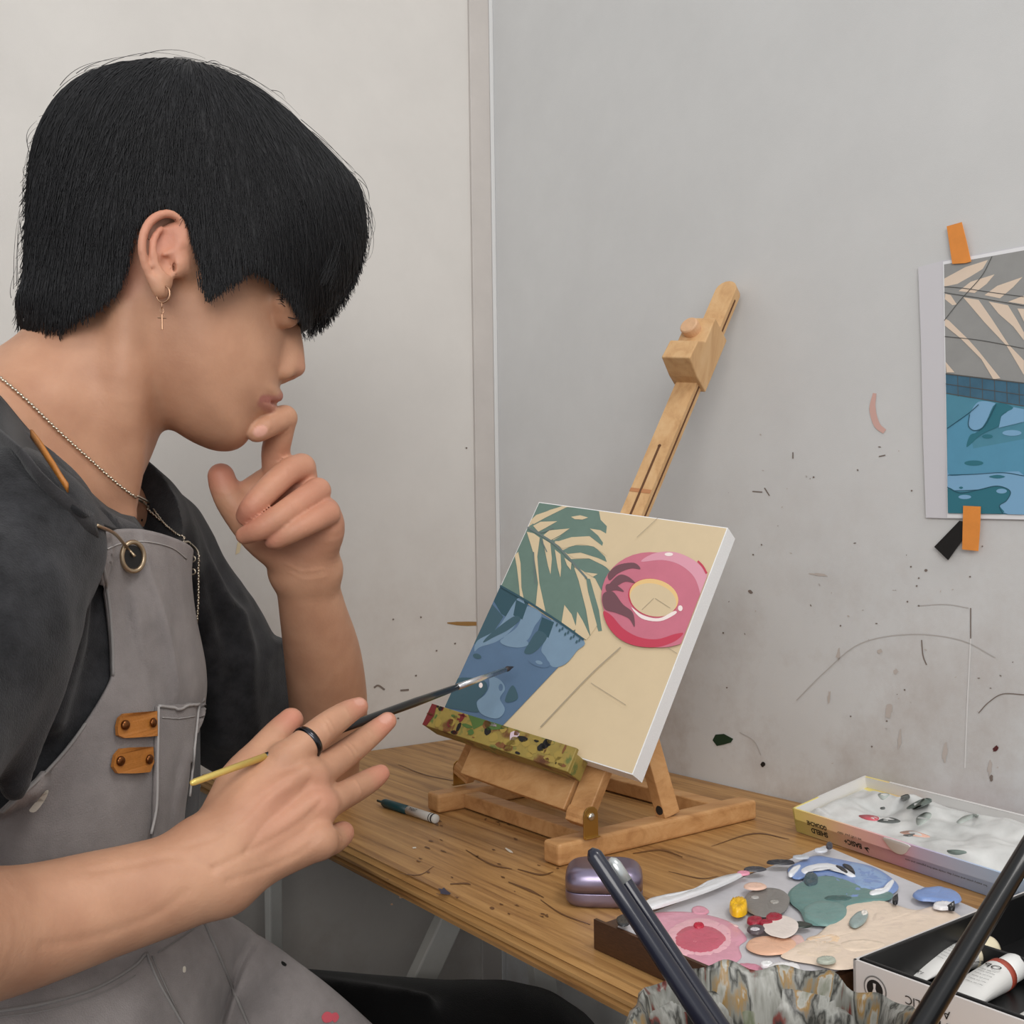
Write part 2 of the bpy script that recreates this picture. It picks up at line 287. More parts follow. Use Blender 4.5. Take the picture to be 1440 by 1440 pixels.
for (hx, hv, a0, b0, d0) in ((.516, -.283, .146, 0, .83), (.314, -.262, .024, 0, .95)):
    h = W3(hx, hv, .7685); t0 = fr(a0, .0, CTH+.012); ax = nrm(t0-(h+Z*.016)); p0 = h+Z*.016; p1 = fr(a0+.004, .12, CTH+.014); ax = nrm(p1-p0)
    side = nrm(np.cross(ax, np.cross(e1, ax)))
    m = MB(); m.bar(p0-ax*.008, p1, side, .02, .012); m.lathe(p0-side*.01, side, [(.0075, -.0005), (.0075, .0205)], 18)
    m.build('leg', M_beech, es, bevel=.001)
    br = MB(); sgn = 1 if hx > .4 else -1; q = p0; off_ = u_*sgn*.0112
    br.slab([q+off_+v_*x*.001+Z*(y*.001) for x, y in [(-7.5, -16), (7.5, -16), (7.5, 2), (6.5, 6), (3.5, 8.5), (0, 9), (-3.5, 8.5), (-6.5, 6), (-7.5, 2)]], u_*sgn*.0012)
    br.box(q+off_-v_*.0075+Z*-.0160, [v_*.015, u_*sgn*.004, Z*.0012])
    brk = br.build('hinge_bracket', M_brass, es, bevel=.0003)
    MB().lathe(q+off_+u_*sgn*.0011+Z*.001, u_*sgn, [(.0032, 0), (.0032, .0012), (.0016, .002)], 14).build('screw', M_steel, brk, True)
    # rear strut rising from the foot to the frame
    s0 = W3(hx-.0, -.185, .7685) if hx > .4 else W3(hx+.01, -.165, .76)
    s1 = fr(a0-.005, .085, CTH+.03)
    mm = MB(); mm.bar(s0, s1, u_, .012, .018); st = mm.build('strut', M_beech, es, bevel=.0008)
    MB().lathe(s0+Z*.006-v_*.0095, -v_, [(.004, -.001), (.004, .0015)], 14).build('bolt', M_dark, st)
MB().box(fr(.030, -.040, .020), [e1*.112, e2*.038, en*.010]).build('lower_rail', M_beech, es, bevel=.001)
MB().box(fr(.018, .075, CTH+.024), [e1*.136, e2*.022, en*.01]).build('upper_rail', M_beech, es, bevel=.001)
# ledge crusted with paint
def crust_mat():
    m = bpy.data.materials.new('paint_crusted_wood'); m.use_nodes = True; nt = m.node_tree; b = nt.nodes['Principled BSDF']
    tc = nt.nodes.new('ShaderNodeTexCoord'); n = nt.nodes.new('ShaderNodeTexNoise'); n.inputs['Scale'].default_value = 55; n.inputs['Detail'].default_value = 5; nt.links.new(tc.outputs['Object'], n.inputs['Vector'])
    r = nt.nodes.new('ShaderNodeValToRGB'); e = r.color_ramp.elements; e[0].position = .25; e[0].color = (*lin((70, 30, 24)), 1); e[1].position = .8; e[1].color = (*lin((160, 140, 76)), 1)
    for p_, c_ in ((.38, (112, 78, 42)), (.45, (142, 124, 62)), (.56, (150, 130, 66)), (.63, (88, 104, 54)), (.68, (154, 132, 70))): k_ = e.new(p_); k_.color = (*lin(c_), 1)
    nt.links.new(n.outputs[0], r.inputs[0]); nt.links.new(r.outputs[0], b.inputs['Base Color']); b.inputs['Roughness'].default_value = .5
    bp = nt.nodes.new('ShaderNodeBump'); bp.inputs['Strength'].default_value = .6; bp.inputs['Distance'].default_value = .001; nt.links.new(n.outputs[0], bp.inputs['Height']); nt.links.new(bp.outputs[0], b.inputs['Normal']); return m
lg = MB(); lg.box(fr(-.002, -.0165, -.012), [e1*.156, e2*.0165, en*.020]); lg.box(fr(-.002, -.0165, -.016), [e1*.156, e2*.0205, en*.004], 0)
rr = random.Random(5)
def lf(a, b): return fr(a, b, -.0163)
for k in range(60):
    a, b, wd, hh = rr.uniform(0, .15), rr.uniform(-.015, .003), rr.uniform(.0006, .005), rr.uniform(.0005, .004); c = rr.choice([1, 2, 3, 4, 4, 5]) if a < .06 else rr.choice([1, 4, 5, 5, 6])
    lg.poly([lf(a+wd*math.cos(t)*(1+.4*rr.random()), min(.0038, max(-.0163, b+hh*math.sin(t)*(1+.4*rr.random())))) for t in np.linspace(0, 6.28, 10)[:-1]], c)
lg.poly([lf(*q) for q in [(-.002, -.0165), (.003, -.0165), (.006, -.006), (.004, .0038), (-.002, .0038)]], 2)
lg.poly([lf(*q) for q in [(.040, .0038), (.085, .0038), (.080, .0008), (.066, -.004), (.060, .0), (.052, -.007), (.046, -.001)]], 3)
lg.build('ledge', [crust_mat(), M_black, mat('dried_red_paint', (110, 36, 38), .5), mat('dried_green_paint', (76, 104, 52), .5), mat('dried_brown_paint', (118, 76, 44), .5), mat('dried_yellow_paint', (156, 134, 66), .5), mat('dried_lilac_paint', (206, 186, 196), .5)], es, bevel=.0006)
# mast with a sliding clamp
MC = .0871
ms = MB(); mw, mtk, ML = .023, .012, .518
out = [(-mw/2, -.015)]+[(-mw/2, ML-.012)]+[(mw/2*math.sin(t)*1.0, ML-.012+.012*math.cos(t)) for t in np.linspace(-1.4, 1.4, 9)]+[(mw/2, ML-.012), (mw/2, -.015)]
ms.slab([fr(MC+a, b, CTH+.005) for a, b in out], en*mtk)
ms.box(fr(MC-.0011, .0, CTH+.0045), [e1*.0022, e2*.315, en*.002], 1); ms.lathe(fr(MC, .315, CTH+.0045), en, [(.0017, 0), (.0017, .002)], 12, 1)
ms.box(fr(MC+mw/2-.0004, -.03, CTH+.0098), [e1*.0008, e2*(ML+.01), en*.0022], 1)
ms.box(fr(MC-.0115, .262, CTH+.0046), [e1*.0225, e2*.004, en*.001], 2)
ms.build('mast', [M_beech2, mat('groove_shadow_brown', (92, 58, 30), .7), mat('worn_wood_patch', (176, 120, 78), .6)], es)
cl = MB(); zc = .400
side = [(-.010, -.006), (-.008, .016), (.004, .025), (.004, .054), (CTH+.020, .054), (CTH+.020, -.010), (.014, -.010)]
cl.slab([fr(MC-.0155, zc+b, c) for c, b in side], e1*.031)
clo = cl.build('top_clamp', M_beech2, es, bevel=.0012)
kb = nrm(-en-e1*.15); MB().lathe(fr(MC-.004, zc+.038, .001), kb, [(.0088, -.005), (.0095, .001), (.0095, .005), (.0085, .0065)], 24).build('knob', mat('worn_knob_wood', (206, 164, 126), .5, var=.1, scale=120), clo, False, .0006)

# ---------------------------------------------------------------- canvas with the half finished painting
def homog(src, dst):
    M_ = []
    for (x, y), (X, Y) in zip(src, dst): M_ += [[x, y, 1, 0, 0, 0, -X*x, -X*y, -X], [0, 0, 0, x, y, 1, -Y*x, -Y*y, -Y]]
    return np.linalg.svd(np.array(M_))[2][-1].reshape(3, 3)
HC = homog([(623, 1006), (886, 1086), (1030, 745), (757, 705)], [(0, 0), (1, 0), (1, 1), (0, 1)])
def cxy(x, y): q = HC@A(x, y, 1); return q[:2]/q[2]
def clip01(pts):
    for ax, lim, sg in ((0, 0.004, 1), (0, .996, -1), (1, 0.004, 1), (1, .996, -1)):
        o = []
        for i in range(len(pts)):
            a, b = pts[i-1], pts[i]; ia, ib = sg*(a[ax]-lim) >= 0, sg*(b[ax]-lim) >= 0
            if ia != ib: t = (lim-a[ax])/(b[ax]-a[ax]); o.append(a+(b-a)*t)
            if ib: o.append(b)
        pts = o
        if not pts: break
    return pts
cv = MB(); cv.box(fr(0, 0, 0), [e1*CWD, e2*CHT, en*CTH]); LAY = [0]
def paint(pts, m, curve=False, n=5):
    LAY[0] += 1; p = cr(pts, n, True) if curve else np.asarray(pts, float)
    p = clip01([cxy(*q) for q in p])
    if len(p) > 2: cv.poly([fr(q[0]*CWD, q[1]*CHT, -.00003*LAY[0]-.0002) for q in p], m)
def pline(pts, wd, m):
    p = cr(pts, 6); t = np.gradient(p, axis=0); nn = np.stack([-t[:, 1], t[:, 0]], 1); nn /= np.linalg.norm(nn, axis=1)[:, None]+1e-9
    paint(np.vstack([p+nn*wd/2, (p-nn*wd/2)[::-1]]), m)
def ell(cx, cy, rx, ry, rot=0, n=40):
    c, s = math.cos(rot), math.sin(rot); return [(cx+rx*math.cos(t)*c-ry*math.sin(t)*s, cy+rx*math.cos(t)*s+ry*math.sin(t)*c) for t in np.linspace(0, 2*math.pi, n, endpoint=False)]
CM = [mat('white_canvas_edge', (236, 236, 236), .7, bump=.2, bscale=900), mat('cream_paint', (208, 188, 154), .6, var=.03, scale=40), mat('leaf_green_paint', (100, 124, 114), .6, var=.07, scale=60), mat('leaf_grey_paint', (102, 116, 114), .6),
      mat('pool_blue_paint', (84, 110, 138), .5, var=.07, scale=50), mat('pool_light_blue_paint', (116, 142, 164), .5, var=.05, scale=60), mat('pool_deep_teal_paint', (44, 78, 90), .5), mat('pool_teal_paint', (58, 88, 100), .5),
      mat('ring_pink_paint', (196, 112, 130), .5, var=.05, scale=50), mat('ring_light_pink_paint', (214, 152, 168), .5), mat('ring_red_paint', (190, 62, 84), .5), mat('ring_shadow_paint', (112, 74, 82), .5), mat('ring_sand_paint', (226, 190, 130), .6), mat('white_paint_dab', (238, 224, 220), .5), mat('pencil_line', (164, 150, 128), .8)]
paint([(750, 690), (1040, 735), (900, 1100), (610, 1010)], 1)
# pale green palm leaf over the top left
def g6(p): return [(600+x/3.13, 690+y/3.13) for x, y in p]
for q in ([(478, 42), (612, 64), (540, 85), (470, 125), (438, 155), (455, 95)], [(446, 160), (520, 112), (620, 72), (700, 78), (765, 92), (772, 132), (800, 162), (796, 196), (770, 180), (720, 172), (640, 184), (555, 222), (500, 198)],
          [(430, 165), (500, 195), (560, 225), (612, 285), (652, 345), (690, 440), (712, 560), (722, 650), (700, 672), (600, 606), (520, 560), (430, 490), (322, 432), (330, 390), (385, 290), (410, 215)],
          [(552, 228), (640, 180), (720, 170), (760, 205), (782, 238), (778, 252), (722, 208), (620, 230)], [(598, 272), (650, 248), (740, 252), (790, 302), (798, 326), (760, 308), (680, 282), (622, 288)], [(632, 312), (720, 310), (790, 345), (822, 378), (796, 412), (782, 470), (770, 450), (745, 400), (670, 352)],
          [(704, 398), (722, 402), (760, 540), (773, 632), (757, 634), (722, 520)]): paint(g6(q), 2)
for q in ([(445, 142), (480, 108), (600, 67), (616, 74), (520, 122), (470, 150)], [(638, 118), (680, 111), (716, 122), (690, 131), (655, 129)], [(466, 158), (500, 140), (576, 138), (520, 170), (490, 186)], [(508, 206), (540, 180), (632, 172), (590, 202), (545, 226)], [(562, 236), (640, 212), (720, 208), (776, 254), (800, 255), (800, 300), (740, 256), (680, 244), (600, 264)],
          [(630, 292), (690, 286), (760, 312), (800, 332), (812, 362), (780, 340), (720, 310), (650, 308)], [(700, 372), (757, 380), (735, 393)], [(384, 292), (400, 278), (411, 330), (416, 440), (426, 486), (410, 480), (404, 420), (395, 350)], [(438, 186), (470, 194), (497, 214), (486, 300), (496, 420), (526, 556), (480, 524), (490, 420), (470, 290)],
          [(510, 218), (545, 240), (552, 310), (546, 382), (534, 340), (520, 270)], [(565, 268), (591, 290), (594, 350), (590, 396), (578, 350)], [(608, 306), (640, 330), (637, 362), (620, 340)], [(652, 352), (692, 372), (716, 470), (752, 610), (722, 652), (704, 540), (672, 410)], [(608, 518), (640, 560), (662, 622), (640, 636), (594, 604)], [(665, 548), (690, 590), (720, 655), (704, 672), (655, 640)]): paint(g6(q), 1)
for q in ([(430, 160), (500, 200), (560, 240), (612, 290), (660, 345), (708, 400)],): pline(g6(q), 3, 3)
for q in ([(445, 165), (500, 190), (560, 170)], [(500, 215), (530, 280)], [(470, 280), (478, 420)]): pline(g6(q), 1.5, 3)
# swimming pool
paint([(699, 826), (760, 866), (822, 905), (720, 1010), (700, 1030), (610, 1015)], 4)
paint([(699, 826), (744, 852), (735, 866), (722, 878), (705, 868), (694, 850)], 6); paint([(690, 852), (708, 872), (690, 900), (672, 912), (664, 908)], 7)
for q in ([(728, 846), (738, 858), (722, 888), (700, 906), (676, 914), (668, 920), (672, 905), (700, 888)], [(741, 858), (762, 868), (752, 886), (742, 905), (722, 908), (708, 902), (728, 886)], [(780, 876), (822, 906), (812, 920), (796, 938), (778, 942), (768, 928), (762, 918), (770, 900)]): paint(q, 5, True)
for q in ([(726, 848), (742, 856), (735, 876), (722, 870)], [(763, 873), (780, 880), (772, 902), (757, 892)]): paint(q, 6)
paint([(757, 892), (770, 900), (760, 915), (748, 924), (738, 922), (745, 908)], 7, True); paint([(722, 872), (732, 876), (716, 890), (696, 900), (680, 908), (690, 896)], 7, True)
paint(ell(724, 908, 20, 7, .1), 5); paint(ell(672, 927, 6, 3.4, .3), 7); paint(ell(759, 935, 5, 2.4, .3), 13); paint(ell(759, 935, 16, 7, .3), 4)
paint(ell(759, 936, 5, 2.4, .3), 5)
paint([(640, 960), (668, 957), (684, 962), (687, 972), (680, 982), (672, 990), (676, 1003), (650, 1000), (625, 992)], 7, True)
paint([(690, 955), (705, 960), (712, 972), (705, 985), (712, 1000), (702, 1012), (680, 1006), (673, 990), (684, 980), (690, 968)], 5, True)
paint([(718, 972), (724, 968), (730, 984), (720, 990), (712, 988)], 7, True); paint(ell(678, 967, 2.6, 3.6), 13); paint(ell(706, 970, 3, 5), 4)
for k in range(9): paint(ell(784+k*4, 884+k*2.7+(k % 2)*5, 1.4, 2.6, .4, 8), 7)
pline([(699, 826), (744, 852), (790, 882), (822, 905)], 3, 6)
# pink swim ring
RC = (924, 849); paint(ell(924, 849, 77, 67, .25), 8)
paint([(850, 866), (856, 886), (872, 904), (895, 914), (925, 916), (950, 908), (962, 897), (950, 898), (925, 905), (900, 902), (878, 890), (862, 872)], 10, True)
paint([(905, 795), (925, 783), (955, 782), (985, 797), (1000, 820), (996, 850), (985, 865), (988, 845), (980, 818), (960, 800), (935, 793)], 9, True)
paint(ell(921, 847, 36, 27, .25), 10); paint(ell(922, 846, 35, 25.5, .25), 12); paint(ell(921, 850, 33, 23, .25), 1)
paint([(890, 860), (905, 871), (928, 876), (950, 866), (952, 870), (930, 880), (904, 876)], 13, True); paint(ell(959, 862, 3.2, 4), 13); paint(ell(945, 785, 6, 2.6), 13); pline([(986, 795), (993, 803), (998, 813)], 3, 10)
for q in ([(858, 812), (872, 800), (895, 797), (904, 806), (890, 805), (872, 812), (860, 822)], [(856, 832), (872, 815), (885, 816), (896, 826), (882, 824), (866, 832)], [(850, 842), (864, 838), (878, 856), (892, 868), (894, 888), (886, 876), (868, 868), (852, 862)], [(855, 828), (868, 828), (880, 838), (868, 836), (856, 838)]): paint(q, 11, True)
pline([(874, 916), (830, 955), (762, 1024)], 1.6, 14); pline([(832, 965), (880, 995)], .9, 14); pline([(922, 848), (905, 864)], .8, 14); pline([(924, 848), (945, 862)], .8, 14); pline([(940, 917), (960, 930)], .8, 14); pline([(900, 760), (935, 728)], .7, 14)
tag(cv.build('canvas_painting', CM), 'square canvas half painted with palm leaf, blue pool and pink swim ring on easel', 'painting')

# ---------------------------------------------------------------- printed reference sheet taped to the wall
def g4(x, y): return (1200+x/2.667, 280+y/2.667)
pr = MB()
def sh(pts, m, lift): pr.poly([rw(*q, lift) for q in pts], m)
sheet = [(1291, 376), (1327, 366), (1440, 345), (1560, 322), (1560, 742), (1440, 731), (1333, 729), (1302, 728), (1298, 620), (1295, 480)]
pr.slab([rw(*q, .0022) for q in sheet], v_*.0006)
sh([(1326, 368), (1440, 346.5), (1560, 324), (1560, 740), (1440, 730.5), (1332, 728)], 1, .0025)
LP = [.0025]
def pp(pts, m, crop=True, curve=0):
    LP[0] += .00004; q = [g4(*a) for a in pts] if crop else list(pts)
    if curve: q = cr(q, curve, True)
    sh([(max(x, 1327.5+(y-372)*.0157), min(y, 721.5+(x-1333)*.02)) for x, y in q], m, LP[0])
def pl(pts, wd, m=8):
    p = cr([g4(*a) for a in pts], 6); t = np.gradient(p, axis=0); nn = np.stack([-t[:, 1], t[:, 0]], 1); nn /= np.linalg.norm(nn, axis=1)[:, None]+1e-9
    LP[0] += .00004; sh(list(p+nn*wd/2)+list((p-nn*wd/2)[::-1]), m, LP[0])
pp([(340, 245), (640, 192), (900, 150), (900, 740), (640, 690), (346, 655)], 2)
for q in ([(341, 298), (420, 255), (505, 228), (485, 262), (440, 290), (390, 318), (341, 328)], [(345, 355), (365, 360), (388, 395), (372, 398), (343, 375)], [(395, 345), (440, 310), (530, 282), (500, 318), (455, 352)], [(492, 360), (540, 325), (635, 292), (600, 330), (550, 372)], [(412, 368), (470, 378), (520, 450), (582, 545), (640, 605), (640, 660), (575, 550), (490, 460)],
          [(508, 384), (580, 398), (612, 450), (640, 500), (640, 530), (600, 478), (545, 430)], [(580, 385), (640, 362), (700, 340), (700, 390), (640, 395)], [(341, 448), (358, 455), (430, 525), (470, 570), (552, 672), (525, 676), (480, 600), (400, 520), (343, 475)], [(615, 410), (645, 412), (700, 480), (700, 520), (640, 460)], [(344, 610), (380, 650), (350, 650)]): pp(q, 3)
for q in ([(341, 328), (420, 335), (520, 350), (640, 366)], [(520, 215), (480, 290), (400, 380), (341, 455)], [(343, 515), (480, 530), (640, 560)], [(341, 350), (400, 360), (480, 372), (640, 400)]): pl(q, 1.0)
pp([(346, 655), (640, 690), (900, 722), (900, 800), (640, 780), (348, 730)], 7)
pp([(348, 728), (640, 776), (900, 800), (900, 1200), (640, 1190), (355, 1178)], 5)
for x in range(345, 640, 46): pl([(x+46, 660+(x-345)*.12), (x+48, 740+(x-345)*.12)], .9)
pl([(346, 693), (640, 735)], .9); pl([(346, 655), (640, 690)], 1.6); pl([(348, 728), (640, 776)], 1.2)
pp([(352, 862), (420, 810), (470, 775), (480, 756), (535, 764), (500, 840), (470, 868), (440, 866), (420, 910), (640, 850), (640, 1040), (352, 1030)], 5)
pp([(352, 862), (430, 805), (438, 850), (470, 868), (440, 890), (450, 935), (640, 900), (640, 1045), (352, 1040)], 9)
pp([(470, 760), (535, 768), (520, 800), (490, 850), (455, 866), (432, 850), (436, 810)], 6, curve=5); pp([(600, 780), (640, 788), (640, 835), (545, 858), (555, 815)], 6)
pp([(535, 766), (600, 782), (555, 810), (545, 850), (500, 872), (470, 890), (440, 920), (424, 928), (438, 885), (470, 872), (500, 830)], 4, curve=4)
for cx, cy, rx, ry, m in ((452, 990, 36, 10, 4), (503, 890, 20, 8, 4), (595, 877, 36, 11, 6), (540, 1041, 32, 8, 4), (404, 1082, 10, 6, 4)): pp([(cx+rx*math.cos(t), cy+ry*math.sin(t)) for t in np.linspace(0, 6.28, 20)[:-1]], m)
pp([(352, 1010), (365, 1038), (450, 1030), (560, 1024), (640, 1036), (640, 1190), (580, 1185), (545, 1150), (580, 1110), (560, 1085), (450, 1090), (352, 1085)], 6, curve=3)
pp([(352, 1085), (400, 1100), (470, 1090), (540, 1076), (588, 1095), (575, 1130), (548, 1150), (555, 1180), (355, 1178)], 4, curve=3)
for cx, cy, rx, ry in ((418, 1117, 24, 8), (556, 1095, 20, 9)): pp([(cx+rx*math.cos(t), cy+ry*math.sin(t)) for t in np.linspace(0, 6.28, 20)[:-1]], 6)
pp([(508, 1041), (540, 1034), (570, 1041), (540, 1048)], 4, curve=3); pp([(396, 1082), (404, 1078), (412, 1082), (404, 1087)], 4, curve=3)
for q in ([(355, 1035), (450, 1032), (560, 1026), (640, 1038)], [(352, 1080), (400, 1102), (470, 1090), (540, 1076), (588, 1095), (575, 1130), (548, 1150), (560, 1180)], [(352, 860), (430, 805), (470, 770)], [(436, 808), (432, 850), (456, 868), (492, 850), (535, 770)]): pl(q, 1.1, 10)
tag(pr.build('printed_sheet', [mat('shaded_paper_margin', (206, 204, 208), .7), mat('white_paper', (232, 232, 234), .7), mat('print_grey', (150, 150, 148), .6, var=.05, scale=60), mat('print_cream', (224, 204, 184), .6), mat('print_deep_teal', (44, 112, 128), .6), mat('print_teal', (78, 138, 160), .6, var=.06, scale=40), mat('print_pale_blue', (124, 170, 204), .6), mat('print_tile_blue', (62, 104, 128), .6, var=.15, scale=60), mat('print_line', (84, 84, 82), .7), mat('print_mid_blue', (86, 148, 178), .6, var=.06, scale=40), mat('print_dark_line', (30, 78, 96), .7)]),
    'printed sheet of palm leaf above blue pool taped to the right wall', 'print')
M_tape = mat('orange_masking_tape', (226, 142, 62), .55, var=.08, scale=70); M_btape = mat('black_tape', (14, 14, 15), .45)
def tape(name, pts, m, label, lift=.0042):
    return tag(MB().slab([rw(*g4(*q), lift) for q in pts], v_*.0006).build(name, m), label, 'tape')
tape('masking_tape', [(350, 102), (406, 86), (424, 158), (441, 234), (420, 240), (371, 243), (360, 170)], M_tape, 'orange tape strip holding the top left corner of the printed sheet')
tape('masking_tape', [(412, 1150), (477, 1153), (474, 1240), (468, 1320), (408, 1314), (410, 1230)], M_tape, 'orange tape strip holding the bottom edge of the printed sheet', .0058)
tape('black_tape', [(398, 1206), (440, 1216), (436, 1240), (355, 1354), (303, 1304)], M_btape, 'black tape piece on the wall under the lower orange strip')

# ---------------------------------------------------------------- things on the table
a, b = T(614, 1152, .7542), T(531, 1126, .7542); ax = nrm(b-a); Ln = np.linalg.norm(b-a)
pen = thing('paint_marker', (*((a+b)/2)[:2], .75), 'short dark green and white marker lying beside the left easel foot', 'marker')
MB().lathe(a, ax, [(.003, 0), (.0042, .001), (.0042, Ln*.46)], 20).build('barrel', mat('marker_white', (206, 204, 198), .5), pen, True)
MB().lathe(a+ax*Ln*.46, ax, [(.0043, 0), (.0043, Ln*.40), (.0030, Ln*.44), (.0012, Ln*.47), (.0012, Ln*.54)], 20).build('cap', mat('marker_dark_green', (22, 58, 62), .35), pen, True)
tm = MB(); sd = nrm(np.cross(Z, ax)); nn_ = nrm(np.cross(ax, sd)); fc = nrm(A(-.15, -.75, .62)-ax*np.dot(A(-.15, -.75, .62), ax))
for k in range(9): tm.lathe(a+ax*Ln*(.03+.045*k), ax, [(.00432, 0), (.00432, Ln*(.012 if k % 3 else .022))], 20) if k in (0, 1) else None
text(tm, 'PAINT', a+ax*Ln*.40+fc*.0043-np.cross(fc, ax)*(-.0012), -ax, np.cross(fc, -ax) if np.cross(fc, -ax)[2] > 0 else -np.cross(fc, -ax), .0042, 0, fc)
tm.build('lettering', mat('marker_print', (60, 62, 66), .6), pen)

def superbox(c, hx, hy, z0, z1, topr, mbx, n=40, m=0, botr=None):
    """rounded tin half: stacked superellipse rings"""
    rings = []; K = 8
    for k in range(K+1):
        t = k/K*math.pi/2; rings.append((z1-topr+topr*math.sin(t), 1-topr*(1-math.cos(t))/hx))
    low = [(z0, 1)] if botr is None else [(z0+botr*(1-math.sin(t)), 1-botr*(1-math.cos(t))/hx) for t in np.linspace(math.pi/2, 0, 6)]
    rings = low+rings; vs = []
    for z, s in rings:
        for k in range(n):
            t = 2*math.pi*k/n; ct, st = math.cos(t), math.sin(t); e = .48
            vs.append((c[0]+hx*s*math.copysign(abs(ct)**e, ct), c[1]+hy*s*math.copysign(abs(st)**e, st), z))
    N = len(rings); fs = [(i*n+k, i*n+(k+1) % n, (i+1)*n+(k+1) % n, (i+1)*n+k) for i in range(N-1) for k in range(n)]+[tuple(range(n-1, -1, -1)), tuple((N-1)*n+k for k in range(n))]
    return mbx.add(vs, fs, m)
M_tin = mat('lilac_metal', (150, 140, 164), .32, .85, var=.06, scale=60)
tin = thing('tin_case', (.0625, .737, .75), 'small lilac metal case with rounded lid on the table in front of the easel', 'case')
tin.rotation_euler = (0, 0, math.radians(-6))
o = superbox((0, 0), .0275, .0215, 0, .0105, .0006, MB(), botr=.006).build('base', M_tin, tin, True); 
o2 = superbox((0, 0), .0275, .0215, .0112, .0265, .0095, MB()).build('lid', M_tin, tin, True)
for q in (o, o2): q.data.transform(Matrix.Translation(A(*tin['_o'])))

# palette
ZP = .7665
pq = [(835, 1298), (1086, 1406), (1387, 1284), (1160, 1189)]
pc = [T(*q, ZP) for q in pq]; ctr = sum(pc)/4
pal = thing('paint_palette', (*ctr[:2], .75), 'flat palette covered in pink cream and teal paint, in front of the pastel box', 'palette')
ty = MB(); ty.slab([A(q[0], q[1], .7505) for q in pc], Z*.014)
for i in range(4):
    if i: continue
    p_, q_ = pc[i], pc[(i+1) % 4]; n_ = nrm(ctr-(p_+q_)/2); ty.bar(A(p_[0], p_[1], .7598)+n_*.0012, A(q_[0], q_[1], .7598)+n_*.0012, n_, .0024, .0184)
ty.build('tray', mat('dark_brown_tray', (70, 44, 26), .45, var=.35, scale=25, stretch=(8, 8, 60)), pal)
ins = lambda q, s=.995: ctr+(q-ctr)*s
sheetp = [T(868, 1303, ZP), T(1032, 1376, ZP), T(1082, 1397, ZP)]+[ins(q) for q in pc[2:]]
M_palw = mat('palette_grey_white', (198, 196, 200), .4, var=.1, scale=45)
MB().slab([A(q[0], q[1], .7646) for q in sheetp], Z*.0024).build('mixing_sheet', M_palw, pal, bevel=.0006)
def g5(x, y): return (820+x/2.483, 1170+y/2.483)
LZ = [ZP+.0006]; prg = random.Random(11)
def dab(pts, rgb, h=.0012, curve=5, name='paint_blob', rough=.3, crop=True, var=.06):
    p = [g5(*q) if crop else q for q in pts]; p = cr(p, curve, True) if curve else np.array(p); LZ[0] += .00009
    b0_ = np.array([T(*q, LZ[0]) for q in p]); c_ = b0_.mean(0); n_ = len(p); rings = [(1, 0), (.97, h*.6), (.9, h), (.6, h*1.05), (.3, h*.9)]; vs = []
    for s, z in rings: vs += [tuple(c_+(q-c_)*s+Z*(z+prg.uniform(-.12, .12)*h*(s < .95))) for q in b0_]
    vs.append(tuple(c_+Z*h*.95)); fs = [(i*n_+k, i*n_+(k+1) % n_, (i+1)*n_+(k+1) % n_, (i+1)*n_+k) for i in range(4) for k in range(n_)]+[(4*n_+k, 4*n_+(k+1) % n_, 5*n_) for k in range(n_)]
    return MB().add(vs, fs).build(name, mat('wet_paint_%d_%d_%d' % rgb, rgb, rough, var=var, scale=70, bump=.3, bscale=160), pal, True)
def el5(cx, cy, rx, ry, n=14, j=.06): return [(cx+rx*math.cos(t)*(1+prg.uniform(-j, j)), cy+ry*math.sin(t)*(1+prg.uniform(-j, j))) for t in np.linspace(0, 2*math.pi, n, endpoint=False)]
dab([(222, 292), (290, 280), (380, 282), (470, 300), (530, 325), (572, 372), (545, 400), (552, 440), (500, 470), (430, 475), (360, 442), (300, 408), (250, 350)], (214, 152, 170))
dab([(380, 270), (410, 262), (440, 278), (420, 292), (388, 290)], (216, 150, 168))
dab(el5(405, 375, 128, 70), (232, 178, 188)); dab(el5(470, 330, 70, 14), (240, 206, 208), .0008); dab(el5(330, 420, 50, 12), (240, 208, 208), .0008)
dab(el5(406, 380, 94, 50), (198, 92, 112)); dab(el5(404, 334, 19, 10), (190, 42, 66), .002); dab(el5(395, 383, 20, 6), (232, 168, 172), .0008)
dab(el5(566, 498, 74, 36), (216, 140, 164)); dab(el5(470, 480, 50, 16), (190, 150, 160), .0006)
dab([(690, 432), (740, 398), (800, 372), (850, 330), (890, 290), (925, 252), (985, 246), (1040, 240), (1100, 258), (1170, 275), (1250, 262), (1322, 300), (1260, 340), (1190, 372), (1110, 412), (1020, 458), (900, 482), (800, 462), (730, 450)], (232, 212, 192), .0014, var=.05)
dab([(1000, 300), (1080, 268), (1180, 282), (1230, 305), (1150, 350), (1040, 350)], (224, 204, 186), .0012); dab([(780, 375), (850, 362), (900, 372), (880, 398), (810, 395)], (238, 206, 170), .0012); dab(el5(820, 415, 90, 30), (228, 208, 186), .0012)
dab([(900, 392), (980, 380), (1060, 396), (1010, 420), (920, 420)], (236, 216, 194), .0013)
dab(el5(660, 398, 88, 34), (228, 180, 150)); dab(el5(745, 385, 30, 24), (224, 186, 178), .0008)
dab([(715, 130), (760, 100), (810, 84), (870, 92), (930, 104), (1010, 122), (1070, 155), (1102, 192), (1070, 222), (1000, 236), (930, 240), (900, 200), (820, 160), (740, 165)], (120, 146, 196)); dab([(930, 110), (1010, 130), (1068, 168), (1040, 200), (970, 205), (940, 170)], (138, 166, 206), .0012)
